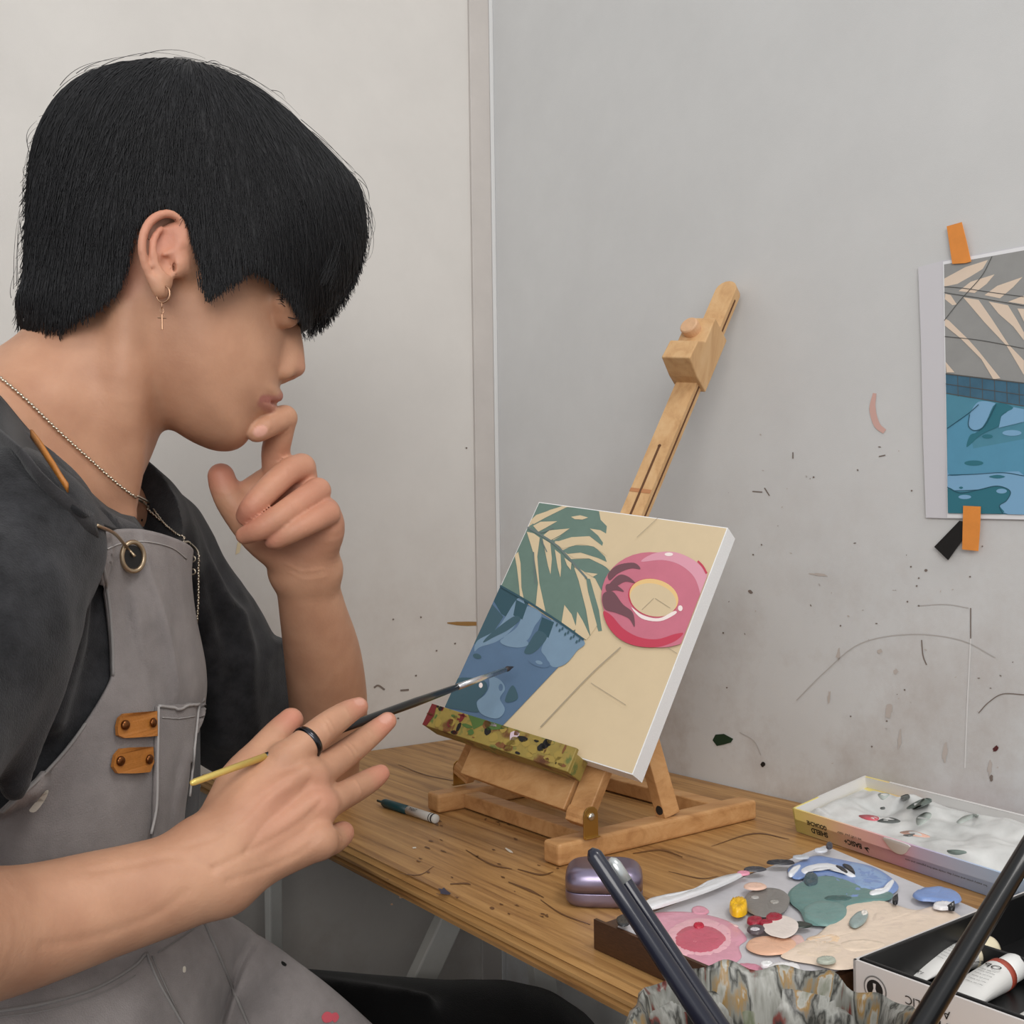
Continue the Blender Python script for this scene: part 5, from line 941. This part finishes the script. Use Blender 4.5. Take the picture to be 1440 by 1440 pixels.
for (a, b, c, d) in [((420, 195), (470, 255), (522, 300), (505, 380)), ((400, 180), (450, 205), (470, 240), (480, 262)), ((505, 280), (524, 330), (520, 365), (498, 372)), ((430, 210), (500, 262), (528, 320), (512, 350)), ((280, 112), (284, 100), (290, 112), (296, 118)), ((300, 116), (306, 108), (312, 120), (318, 124)), ((340, 130), (348, 124), (352, 138), (360, 142)), ((490, 400), (478, 425), (450, 455), (432, 472)), ((470, 425), (455, 448), (440, 462), (428, 476)), ((455, 440), (446, 456), (440, 468), (436, 478)), ((33, 380), (26, 400), (22, 430), (18, 448)), ((170, 108), (220, 94), (250, 97), (262, 104)), ((120, 125), (170, 104), (220, 99), (255, 108)), ((60, 185), (100, 135), (140, 112), (180, 106))]:
    q = cr([ST(*a), ST(*b), ST(*c), ST(*d)], 4)[:11]; q = np.vstack([q]+[q[-1:]]*(11-len(q)))
    for k in range(5 if a[0] > 440 and a[1] > 390 else 2): W_.append(HO+HF*(q[:, :1]+r_.normal(0, .0012))+Z*(q[:, 1:]+r_.normal(0, .0012))+HL*r_.uniform(-.02, .02))
# front fringe falling across the forehead
for k in range(420):
    w0 = r_.uniform(-.060, .055); f_ = 1-abs(w0)/.085; a0, a1 = ST(r_.uniform(390, 450), r_.uniform(235, 285)), ST(455+50*f_+r_.uniform(-6, 8), 300+r_.uniform(-20, 20)); a2 = ST(440+58*f_+r_.uniform(-10, 4), 390); a3 = ST(420+38*f_+r_.uniform(-14, 10), 440+r_.uniform(-14, 26)); q = cr([a0, a1, a2, a3], 4)[:11]; q = np.vstack([q]+[q[-1:]+A(.0008, -.001)]*(11-len(q)))
    W_.append(HO+HF*q[:, :1]+Z*q[:, 1:]+HL*(w0*np.linspace(.85, 1.05, 11))[:, None])
v, f = ribbons(np.array(W_), .0003); VS.append(v); FS.append(f+off); off += len(v)
mh = bpy.data.materials.new('black_hair'); mh.use_nodes = True; b_ = mh.node_tree.nodes['Principled BSDF']; b_.inputs['Base Color'].default_value = (*lin((40, 40, 42)), 1); b_.inputs['Roughness'].default_value = .62; b_.inputs['Specular IOR Level'].default_value = .28
quick('hair', np.concatenate(VS), np.concatenate(FS), mh, man)
# lashes and brows
for s in (-1, 1):
    ml = MB()
    for k in range(16): t = k/15; a = lerp(HQ(405, 446, s*.0425), HQ(418, 445, s*.024), t); ml.tube([a, a+HF*.004-Z*.0015+HL*s*.001, a+HF*.0065-Z*.0012+HL*s*.0015], [.0003, .00025, .0001], 4)
    ml.build('eyelashes', mh, man, True); ml = MB()
    for k in range(60): t = r_.random(); a = lerp(HQ(397, 425, s*.051), HQ(426, 424, s*.016), t)+Z*r_.normal(0, .0018); a = a+nrm(HF*.8+HL*s*(.8-.6*t))*.001; ml.tube([a, a+HL*s*.005-HF*.003+Z*.001, a+HL*s*.008-HF*.006], [.0004, .0003, .0001], 4)
    ml.build('eyebrow', mh, man, True)

# ---------------------------------------------------------------- t-shirt
TS = Field()
TS.ell(A(-.358, .79, .845), (.112, .172, .215), (TF, TL, Z), .03); TS.chain([P(150, 772, .80), P(110, 722, .785)], [.046, .046], .03)
TS.chain([P(0, 765, .605), P(60, 700, .745)], [.053, .040], .04); TS.chain([P(208, 770, .952), P(115, 705, .83)], [.0535, .062], .04); TS.chain([P(-60, 650, .67), P(30, 665, .745)], [.045, .036], .04)
TS.chain([P(208, 770, .952), P(278, 892, .985), P(322, 962, 1.0), P(382, 985, 1.01)], [.053, .0625, .064, .062], .02); TS.chain([P(290, 960, .98), P(330, 1020, 1.0)], [.05, .045], .03)
TS.chain([P(-6, 772, .60), P(-58, 880, .555), P(-118, 960, .53), P(-230, 1080, .48)], [.056, .060, .060, .062], .02)
TS.chain([P(112, 742, .71), P(146, 752, .735), P(180, 758, .775), P(205, 752, .82), P(212, 735, .86)], [.024, .024, .024, .024, .024], .025)
RG = [([(140, 740, .70), (128, 850, .69), (105, 960, .675), (50, 1085, .64)], .007), ([(95, 640, .735), (140, 720, .71), (150, 780, .70)], .006), ([(60, 700, .66), (95, 800, .655), (100, 900, .65), (70, 1010, .63)], .007), ([(0, 700, .58), (25, 800, .565), (45, 900, .56), (48, 990, .56), (20, 1110, .56)], .006), ([(245, 715, .90), (290, 790, .92), (318, 850, .935)], .006), ([(255, 760, .895), (275, 830, .91), (300, 940, .93), (318, 1040, .945)], .006), ([(225, 700, .885), (250, 740, .89), (262, 790, .89)], .007), ([(340, 870, .945), (352, 930, .945), (345, 1000, .95)], .005), ([(155, 800, .705), (120, 930, .69), (110, 1030, .67)], .006), ([(-10, 620, .62), (40, 720, .63), (60, 820, .63)], .007)]
for q, r in RG:
    pts = [P(*a) for a in q]; TS.chain(pts, [r]*len(pts), .02)
# openings for the neck and the far forearm
nk = [HQ(172, 690), HQ(120, 640), HQ(40, 560), HQ(-60, 470)]
def hem(x): return -((x-P(403, 940, 1.0))@nrm(A(1, -.25, -.05)))
TS.add(hem, A(-.28, .85, .70), A(.1, 1.3, 1.05), .004, 's')
nb_, nf_ = drape(8, 570, 0, [body_tree])[0], drape(180, 724, 0, [body_tree])[0]; nmid = drape(95, 668, 0, [body_tree])[0]
npl = nrm(np.cross(TL, nrm(nf_-nb_))); npl = npl if npl[2] > 0 else -npl; nca, ncb = HQ(90, 640), HQ(150, 500)
def neckhole(x):
    t = (x-nca)@nrm(ncb-nca); r = np.linalg.norm(x-nca-t[:, None]*nrm(ncb-nca), axis=1); lt = (x-nb_)@TL; e = (x-nb_)@npl+.35*np.maximum(0, -lt-.0); sag = -.010*np.sin(np.clip((x-nb_)@nrm(nf_-nb_)/np.linalg.norm(nf_-nb_), 0, 1)*math.pi)
    return np.maximum(sag-e, r-.105)
TS.add(neckhole, nca-.2, nca+.2, .003, 's')
TV, TQ = TS.mesh(.003, A(-.62, .40, .60), A(-.05, 1.12, 1.2)); TV = smooth(TV, TQ, 2)
tn = normals(TV, TQ); TV = TV+tn*(.0022*vnoise(TV, (22, 22, 9), 5)+.0012*vnoise(TV, (60, 60, 26), 6))[:, None]
TQ2 = TQ
def fabric(name, rgb, rgb2, scale=18, weave=900, rough=.9):
    m = mat(name, rgb, rough, var=.1, var2=rgb2, scale=scale, bump=.35, bscale=weave, spec=.15, detail=10); m.node_tree.nodes['Principled BSDF'].inputs['Sheen Weight'].default_value = .15; return m
M_tee = fabric('washed_black_cotton', (58, 58, 61), (26, 26, 28), 46)
quick('t_shirt', TV, TQ2, M_tee, man)
tee = man.children[-1] if False else bpy.data.objects['t_shirt']
tee_tree = BVHTree.FromPolygons([Vector(p) for p in TV], [tuple(q) for q in TQ2]); TREES = [body_tree, tee_tree]
# ribbed collar band, draped between skin and shirt
def strip(lines, th, name, m, parent, n=6):
    """cloth strip through rows of 3-D points, with thickness"""
    g = np.array([cr(l, n) for l in lines]); g = np.transpose(np.array([cr(g[:, j], n) for j in range(g.shape[1])]), (1, 0, 2)) if len(lines) > 2 else g
    return sheet_mesh(g, th, name, m, parent)
def sheet_mesh(g, th, name, m, parent):
    a, b, _ = g.shape; du = np.gradient(g, axis=0); dv = np.gradient(g, axis=1); n_ = np.cross(du, dv); n_ /= np.linalg.norm(n_, axis=2, keepdims=True)+1e-9
    if (n_*(g-CAM)).sum() > 0: n_ = -n_
    v = np.concatenate([g.reshape(-1, 3), (g-n_*th).reshape(-1, 3)]); i, j = np.meshgrid(np.arange(a-1), np.arange(b-1), indexing='ij'); k = (i*b+j).ravel(); f = np.stack([k, k+1, k+b+1, k+b], 1); N = a*b; F_ = [f, f[:, ::-1]+N]
    for e in (np.arange(b), np.arange(b)+(a-1)*b, np.arange(a)*b, np.arange(a)*b+b-1): F_.append(np.stack([e[:-1], e[1:], e[1:]+N, e[:-1]+N], 1))
    F_ = np.concatenate(F_); o = quick(name, v, F_, m, parent); bm = bmesh.new(); bm.from_mesh(o.data); bmesh.ops.recalc_face_normals(bm, faces=bm.faces); bm.to_mesh(o.data); bm.free()
    o.data.polygons.foreach_set('use_smooth', [True]*len(o.data.polygons)); return o, v[:N], f
inn = [(-20, 545), (0, 562), (30, 598), (60, 634), (95, 670), (130, 700), (160, 718), (184, 726)]
cin = [drape(x, y, .0038, [body_tree])[0] for x, y in inn]; 
outc = [(-45, 580), (-22, 595), (14, 632), (48, 668), (86, 702), (124, 730), (160, 744), (200, 748)]
cout = [drape(x, y, .0024, [tee_tree])[0] for x, y in outc]
mid = [(a+b)/2-nrm(a-CAM)*.003 for a, b in zip(cin, cout)]
strip([cin, mid, cout], .003, 'collar', fabric('black_rib_knit', (40, 40, 42), (28, 28, 30), 60), tee)

# ---------------------------------------------------------------- trousers
TR = Field(); TR.chain([P(120, 1500, .88), P(330, 1490, .95), P(560, 1497, 1.0), P(735, 1492, 1.05), P(820, 1580, 1.06)], [.10, .082, .078, .073, .066], .02); TR.chain([P(820, 1580, 1.06), A(.14, 1.02, .2), A(.12, 1.0, .06)], [.066, .052, .05], .02)
TR.chain([P(60, 1600, .78), P(260, 1600, .78), P(430, 1660, .80), P(560, 1740, .80)], [.09, .07, .066, .06], .03); TR.chain([P(560, 1740, .80), A(-.05, .76, .2), A(-.06, .76, .06)], [.06, .054, .05], .02)
TR.ell(A(-.36, .79, .60), (.14, .17, .12), (TF, TL, Z), .05)
for q in ([(430, 1390, .96), (520, 1398, .965), (600, 1406, .97)],): TR.chain([P(*a) for a in q], [.006]*len(q), .02)
RV, RQ = TR.mesh(.006, A(-.65, .45, .0), A(.35, 1.25, .80)); RV = smooth(RV, RQ, 2); RV = RV+normals(RV, RQ)*(.003*vnoise(RV, (16, 16, 16), 8))[:, None]
trouser_tree = BVHTree.FromPolygons([Vector(p) for p in RV], [tuple(q) for q in RQ])
quick('trousers', RV, RQ, fabric('black_trouser_cloth', (14, 14, 15), (9, 9, 10)), man)
for nm, c in (('shoe', A(.16, 1.02, 0)), ('shoe', A(.0, .77, 0))):
    m_ = MB(); superbox((0, 0), .13, .045, 0, .07, .04, m_, botr=.008); m_.v = [tuple(c+TF*x[0]+TL*x[1]+Z*x[2]) for x in m_.v]; m_.build(nm, M_black, man, True)
st2 = thing('stool', (-.37, .76, 0), 'stool the painter sits on', 'stool'); MB().lathe(A(-.37, .76, .445), Z, [(.15, 0), (.165, .006), (.165, .03), (.155, .038)], 48).build('seat', M_beech, st2, True)
for k in range(4): t = k*1.571+.4; MB().tube([A(-.37+.1*math.cos(t), .76+.1*math.sin(t), .45), A(-.37+.17*math.cos(t), .76+.17*math.sin(t), 0)], .014, 12).build('leg', M_beech, st2, True)

# ---------------------------------------------------------------- apron
M_ap = fabric('grey_canvas_cloth', (152, 145, 143), (124, 118, 117), 22, 1100)
bib = [[(138, 752, .705), (165, 744, .706), (205, 745, .722), (248, 757, .775), (272, 772, .83), (266, 790, .885)],
       [(142, 800, .700), (172, 800, .700), (212, 800, .718), (252, 805, .77), (270, 812, .83), (264, 820, .89)],
       [(152, 860, .695), (188, 860, .70), (228, 862, .725), (262, 866, .775), (276, 868, .84), (266, 868, .90)],
       [(157, 930, .692), (196, 930, .70), (240, 932, .73), (278, 934, .785), (289, 936, .855), (276, 936, .91)],
       [(150, 968, .690), (196, 975, .70), (242, 980, .73), (278, 984, .785), (289, 986, .855), (274, 986, .91)],
       [(88, 1060, .668), (160, 1050, .685), (220, 1040, .72), (260, 1040, .78), (273, 1040, .85), (262, 1040, .91)],
       [(0, 1146, .640), (90, 1142, .665), (180, 1130, .71), (238, 1125, .765), (260, 1120, .84), (252, 1120, .90)],
       [(-80, 1215, .625), (40, 1215, .65), (150, 1210, .70), (226, 1205, .755), (256, 1200, .82), (248, 1195, .88)],
       [(-90, 1290, .615), (30, 1300, .645), (140, 1300, .69), (220, 1290, .745), (270, 1280, .80), (280, 1270, .86)]]
rows = [[P(*q) for q in r] for r in bib]; g = np.array([cr(r, 10) for r in rows]); g = np.stack([cr(g[:, j], 10) for j in range(g.shape[1])], 1)
gp = g.reshape(-1, 3); dn = nrm(A(.6, -.75, .15)); xx = np.linspace(0, 1, g.shape[1])[None, :]; yy = np.linspace(0, 1, g.shape[0])[:, None]
fold = .0075*np.exp(-((xx-.40-.10*(yy-.3))/.030)**2)*np.exp(-((yy-.36)/.22)**2)-.004*np.exp(-((xx-.50-.06*(yy-.3))/.04)**2)*np.exp(-((yy-.34)/.2)**2)+.003*np.exp(-((xx-.22)/.05)**2)*np.exp(-((yy-.28)/.16)**2)+.0035*np.sin(yy*16+xx*5)*np.exp(-((yy-.75)/.15)**2)*(1-xx)
def clear(g, tree, gap):
    out = g.copy(); mv = np.zeros(g.shape[:2])
    for i in range(g.shape[0]):
        for j in range(g.shape[1]):
            r = nrm(g[i, j]-CAM); D = np.linalg.norm(g[i, j]-CAM); h = tree.ray_cast(Vector(CAM), Vector(r))
            if h[0] is not None and h[3] < D+gap: mv[i, j] = D-h[3]+gap
    mv = np.minimum(mv, .08)
    for k in range(3): m2 = mv.copy(); m2[1:] = np.maximum(m2[1:], mv[:-1]-.003); m2[:-1] = np.maximum(m2[:-1], mv[1:]-.003); m2[:, 1:] = np.maximum(m2[:, 1:], mv[:, :-1]-.003); m2[:, :-1] = np.maximum(m2[:, :-1], mv[:, 1:]-.003); mv = m2
    for i in range(g.shape[0]):
        for j in range(g.shape[1]): out[i, j] = g[i, j]-nrm(g[i, j]-CAM)*mv[i, j]
    return out
g = g+dn*(fold[..., None]+(.0016*vnoise(gp, (26, 26, 14), 12)).reshape(g.shape[:2])[..., None])
g = clear(g, tee_tree, .005)
apo, av, af = sheet_mesh(g, .0022, 'apron', M_ap, man); BIBG = g
lap = [[(-120, 1240, .80), (60, 1240, .80), (200, 1252, .80), (290, 1284, .80), (345, 1312, .81), (400, 1352, .82), (470, 1404, .835), (540, 1466, .85), (600, 1530, .86)],
       [(-120, 1230, .74), (60, 1230, .745), (200, 1240, .75), (296, 1278, .76), (345, 1302, .775), (396, 1338, .79), (465, 1390, .805), (530, 1448, .82), (590, 1515, .83)],
       [(-120, 1270, .66), (60, 1268, .67), (190, 1275, .70), (275, 1298, .715), (322, 1335, .735), (365, 1375, .755), (430, 1425, .77), (500, 1485, .785), (560, 1550, .79)],
       [(-120, 1360, .595), (40, 1350, .61), (160, 1345, .64), (250, 1360, .665), (300, 1400, .70), (335, 1440, .735), (390, 1480, .745), (460, 1540, .75), (520, 1600, .75)],
       [(-120, 1450, .555), (20, 1440, .575), (130, 1435, .60), (215, 1440, .625), (280, 1470, .66), (330, 1500, .69), (380, 1540, .70), (440, 1600, .70), (500, 1660, .70)],
       [(-120, 1600, .54), (0, 1600, .555), (110, 1600, .58), (200, 1605, .60), (270, 1620, .63), (330, 1640, .655), (380, 1680, .665), (430, 1720, .665), (480, 1760, .665)]]
rows = [[P(*q) for q in r] for r in lap]; g = np.array([cr(r, 9) for r in rows]); g = np.stack([cr(g[:, j], 12) for j in range(g.shape[1])], 1); gp = g.reshape(-1, 3); xx = np.linspace(0, 1, g.shape[1])[None, :]; yy = np.linspace(0, 1, g.shape[0])[:, None]
fold = .006*np.exp(-((xx-.46-.05*(yy-.4))/.03)**2)*np.exp(-((yy-.55)/.3)**2)-.024*np.exp(-((xx-.545-.03*(yy-.4))/.020)**2)*np.exp(-((yy-.55)/.28)**2)+.005*np.exp(-((xx-.62)/.03)**2)*np.exp(-((yy-.5)/.3)**2)+.003*np.exp(-((xx-.30-.05*yy)/.03)**2)
g = clear(g, trouser_tree, .006)
g = g+nrm(A(.2, -.7, .6))*(fold[..., None]+(.0018*vnoise(gp, (24, 24, 24), 14)).reshape(g.shape[:2])[..., None])
lpo, lv, lf_ = sheet_mesh(g, .0024, 'lap_panel', M_ap, apo)
ap_tree = BVHTree.FromPolygons([Vector(p) for p in av], [tuple(q) for q in af]); lap_tree = BVHTree.FromPolygons([Vector(p) for p in lv], [tuple(q) for q in lf_]); TREES += [ap_tree, lap_tree]
M_st = mat('pale_stitching', (172, 168, 166), .8)
def dpath(pts, off, trees=None, n=6): return [drape(x, y, off, trees)[0] for x, y in cr(pts, n)]
def stitch(pts, r=.0005, name='stitching', parent=None, m=None, off=.0004, trees=None, gap=True):
    mb = MB(); p = dpath(pts, off, trees, 10)
    mb.tube(p, r, 6); return mb.build(name, m or M_st, parent or apo, True)
AT = [ap_tree]; LT = [lap_tree]
stitch([(150, 772), (172, 764), (205, 762), (240, 770), (262, 786)], trees=AT)
hm_ = MB(); hm_.tube(dpath([(141, 762), (146, 805), (154, 860), (158, 930), (151, 966), (90, 1058), (4, 1142)], .0004, AT, 10), .0011, 8); hm_.build('edge_hem', mat('worn_cloth_edge', (142, 138, 136), .9), apo, True)
# patch pocket
def patch(pts, off, th, name, m, parent, trees, curve=False):
    p = cr(pts, 4, True) if curve else np.vstack([np.linspace(pts[i-1], pts[i], 8, endpoint=False) for i in range(len(pts))]); top = [drape(x, y, off, trees) for x, y in p]; n_ = np.mean([t[1] for t in top], 0); n_ = nrm(n_); pt = [t[0] for t in top]
    return MB().slab(pt, -n_*th).build(name, m, parent, False)
def draped_patch(corners, nu, nv, off, th, name, m, parent, trees):
    """cloth patch hugging the apron: corners TL, TR, BR, BL"""
    a, b, c, d = [A(*q) for q in corners]; G = np.array([[drape(*(lerp(lerp(a, b, i/nu), lerp(d, c, i/nu), j/nv)), off, trees)[0] for i in range(nu+1)] for j in range(nv+1)]); return sheet_mesh(G, th, name, m, parent)[0]
pk = draped_patch([(217, 993), (275, 988), (258, 1168), (211, 1196)], 12, 20, .0028, .0024, 'pocket', fabric('grey_pocket_cloth', (154, 147, 145), (126, 120, 119), 22, 1100), apo, AT)
stitch([(217, 994), (245, 996), (274, 989)], .0011, 'pocket_seam', pk, off=.0034); stitch([(217, 995), (216, 1060), (215, 1130), (207, 1172)], .0010, 'pocket_seam', pk, off=.003); stitch([(222, 1010), (245, 1011), (268, 1008)], .0004, 'stitching', pk, off=.0032); stitch([(274, 990), (267, 1060), (261, 1120)], .0009, 'pocket_seam', pk, off=.0032)
M_lea = mat('tan_leather', (176, 112, 48), .5, var=.12, scale=80, bump=.2, bscale=500); M_riv = mat('bronze_rivet', (120, 74, 40), .3, .9)
for pts, rv in (([(163, 1010), (170, 1004), (185, 1003), (213, 1001), (214, 1035), (190, 1037), (170, 1038), (161, 1034), (160, 1022)], [(171, 1020), (208, 1017)]), ([(157, 1062), (165, 1053), (180, 1051), (208, 1050), (209, 1072), (204, 1085), (180, 1087), (160, 1087), (154, 1078)], [(164, 1070), (203, 1067)])):
    t_ = patch(pts, .0042, .0026, 'leather_tab', M_lea, apo, AT)
    for q in rv: p_, n_ = drape(*q, .0042, AT); MB().lathe(p_, n_, [(.0032, -.0005), (.0032, .0004), (.0024, .0012), (.001, .0016)], 16).build('rivet', M_riv, t_, True)
# grommets and strap ring
p_, n_ = drape(180, 783, .0035, AT); n_ = nrm(n_+.75*nrm(CAM-p_)); a1_ = nrm(np.cross(n_, Z)); a2_ = np.cross(n_, a1_); cpt = [p_+.0088*(math.cos(t)*a1_*1.0+math.sin(t)*a2_*1.12) for t in np.linspace(0, 2*math.pi, 32, endpoint=False)]
M_gro = mat('antique_brass', (176, 156, 130), .35, .9); gr = MB().tube(cpt, .0017, 8, closed=True).build('grommet', M_gro, apo, True)
MB().lathe(p_-n_*.0006, n_, [(.0078, -.0004), (.0078, .0004)], 24).build('eyelet_hole', mat('eyelet_dark', (16, 15, 15), .6), gr)
hk = [p_+n_*.002, drape(172, 770, .003)[0], drape(155, 752, .003)[0], drape(132, 740, .002)[0]]; MB().tube(cr(hk, 5), .0011, 8).build('strap_hook', M_gro, apo, True)
sp_ = [drape(*q, .002, [tee_tree])[0] for q in [(132, 740), (108, 726), (62, 690), (28, 652), (-10, 618), (-50, 590)]]; 
sw = [A(0, -.003, .007)]*6; strip([[p-s for p, s in zip(sp_, sw)], [p+s for p, s in zip(sp_, sw)]], .0018, 'neck_strap', fabric('dark_strap_webbing', (60, 58, 60), (44, 43, 44), 60), apo)
lt_ = [drape(*q, .0055, [tee_tree])[0] for q in [(86, 694), (66, 664), (48, 638), (36, 620)]]; strip([[p-A(0, 0, .0022) for p in lt_], [p+A(0, 0, .0030) for p in lt_]], .0014, 'leather_strap_end', M_lea, apo)
# seams and paint spots on the lap
for q, r in (([(-10, 1424), (60, 1412), (130, 1392), (185, 1362), (205, 1342)], .0011), ([(-10, 1432), (70, 1420), (140, 1398), (190, 1372)], .0004), ([(206, 1340), (222, 1380), (240, 1412), (262, 1450)], .0009), ([(214, 1345), (228, 1378), (250, 1425)], .0005), ([(286, 1296), (310, 1350), (335, 1410), (352, 1450)], .0012), ([(222, 1340), (255, 1318), (280, 1300)], .0005)): stitch(q, r, 'seam', lpo, mat('worn_seam_grey', (132, 128, 126), .9), .0004, LT)
def spot(pts, m, trees, parent, off=.0006): return patch(pts, off, .0004, 'paint_spot', m, parent, trees, True)
spot([(62, 1113), (68, 1112), (62, 1126), (50, 1141), (41, 1140), (48, 1130)], mat('white_paint_fleck', (222, 214, 200), .5), AT, apo)
M_pk = mat('pink_paint_spot', (206, 92, 104), .5)
for q in ([(452, 1430), (458, 1423), (466, 1426), (466, 1436), (456, 1438)], [(464, 1428), (472, 1424), (476, 1431), (470, 1438)]): spot(q, M_pk, LT, lpo)
spot([(257, 1360), (260, 1360), (260, 1367), (257, 1367)], mat('white_paint_fleck', (222, 214, 200), .5), LT, lpo); spot([(396, 1352), (402, 1356), (401, 1359), (396, 1356)], M_black, LT, lpo)

# ---------------------------------------------------------------- jewellery
def beads(pts, r, name, m, parent=None, step=.0022):
    p = np.array(pts); s = np.r_[0, np.cumsum(np.linalg.norm(np.diff(p, axis=0), axis=1))]; n = max(2, int(s[-1]/step)); q = np.stack([np.interp(np.linspace(0, s[-1], n), s, p[:, c]) for c in range(3)], 1); mb = MB()
    for i in range(n-1):
        d = nrm(q[i+1]-q[i]); a = nrm(np.cross(d, A(.2, 1, .4))); b = np.cross(d, a); k = a if i % 2 else b
        mb.tube([q[i]-d*step*.1+k*r*.25, (q[i]+q[i+1])/2+k*r*.3, q[i+1]+d*step*.1+k*r*.25], [r*.5, r, r*.5], 6)
    return mb.build(name, m, parent or man, True)
M_sil = mat('silver_chain', (206, 196, 178), .28, 1)
nkp = dpath([(-30, 512), (0, 534), (40, 568), (80, 606), (120, 642), (160, 676), (188, 698)], .0014); nkp += dpath([(196, 706), (212, 719), (232, 736), (250, 751), (266, 765)], .0024)
nl_ = beads(nkp, .0011, 'necklace', M_sil); e_ = nkp[-1]
q2 = [e_, P(272, 778, .84)+A(.004, 0, 0), P(272, 800, .842)+A(.004, 0, 0), P(272, 840, .845)+A(.004, 0, 0), P(270, 876, .85)+A(.004, 0, 0)]
beads(cr(q2, 6), .0010, 'hanging_chain', M_sil, nl_); beads(cr([P(257, 800, .80), P(262, 840, .815), P(268, 874, .845)], 6), .0010, 'hanging_chain', M_sil, nl_)
for q in ((271, 786), (271, 804), (270, 876)): c = P(*q, .838); MB().tube([c+.0022*(math.cos(t)*RT+math.sin(t)*UP) for t in np.linspace(0, 6.283, 16, endpoint=False)], .0006, 6, closed=True).build('chain_ring', M_sil, nl_, True)
fs_ = [P(187, 690, .80), P(205, 705, .845), P(228, 728, .87), P(250, 757, .86)]; fs_ = [drape(*q, .0025)[0] for q in [(190, 696), (206, 708), (222, 722), (238, 742)]]; beads(cr(fs_, 6), .0009, 'chain_far_side', M_sil, nl_)
lob = EQ(226, 412, .009); er = MB(); cpt = [lob+A(.001, -.001, -.001)+.0052*(math.cos(t)*nrm(HF*.8-HL*.5)+math.sin(t)*Z*1.1)+HF*.001 for t in np.linspace(0, 2*math.pi, 28, endpoint=False)]
M_gold = mat('rose_gold', (190, 150, 122), .4, 1); eo = er.tube(cpt, .0007, 8, closed=True).build('earring', M_gold, man, True); bt_ = lob+A(.001, -.001, -.0068)
mb = MB()
for k in range(2): c = bt_-Z*(.0022+k*.0034); mb.tube([c+.0018*(math.cos(t)*(HF if k else HL)*.6+math.sin(t)*Z) for t in np.linspace(0, 6.283, 14, endpoint=False)], .0004, 6, closed=True)
c = bt_-Z*.0082; mb.tube([c, c-Z*.0105], .0008, 8); mb.tube([c-HF*.0028-Z*.0022, c+HF*.0028-Z*.0022], .0006, 8); mb.build('cross_pendant', M_gold, eo, False)
# ring round the index finger, leaning across it
f0, f1 = P(418, 1056, .6568), P(446, 1033, .6705); fd = nrm(f1-f0); c = lerp(f0, f1, .5); s1 = nrm(np.cross(fd, A(0, -1, .4))); s2 = np.cross(fd, s1); prof = []
mb = MB(); N = 40; vs = []
for (h, r) in ((-.0021, .0104), (-.0021, .0112), (0, .0116), (.0021, .0112), (.0021, .0104)):
    for k in range(N): t = 2*math.pi*k/N; vs.append(c+fd*h+r*(math.cos(t)*s1+math.sin(t)*s2))
mb.add(vs, [(i*N+k, i*N+(k+1) % N, (i+1)*N+(k+1) % N, (i+1)*N+k) for i in range(4) for k in range(N)]); mb.build('ring', mat('dark_steel_ring', (70, 70, 74), .22, 1), man, True)
print('person done', time.time()-_t)
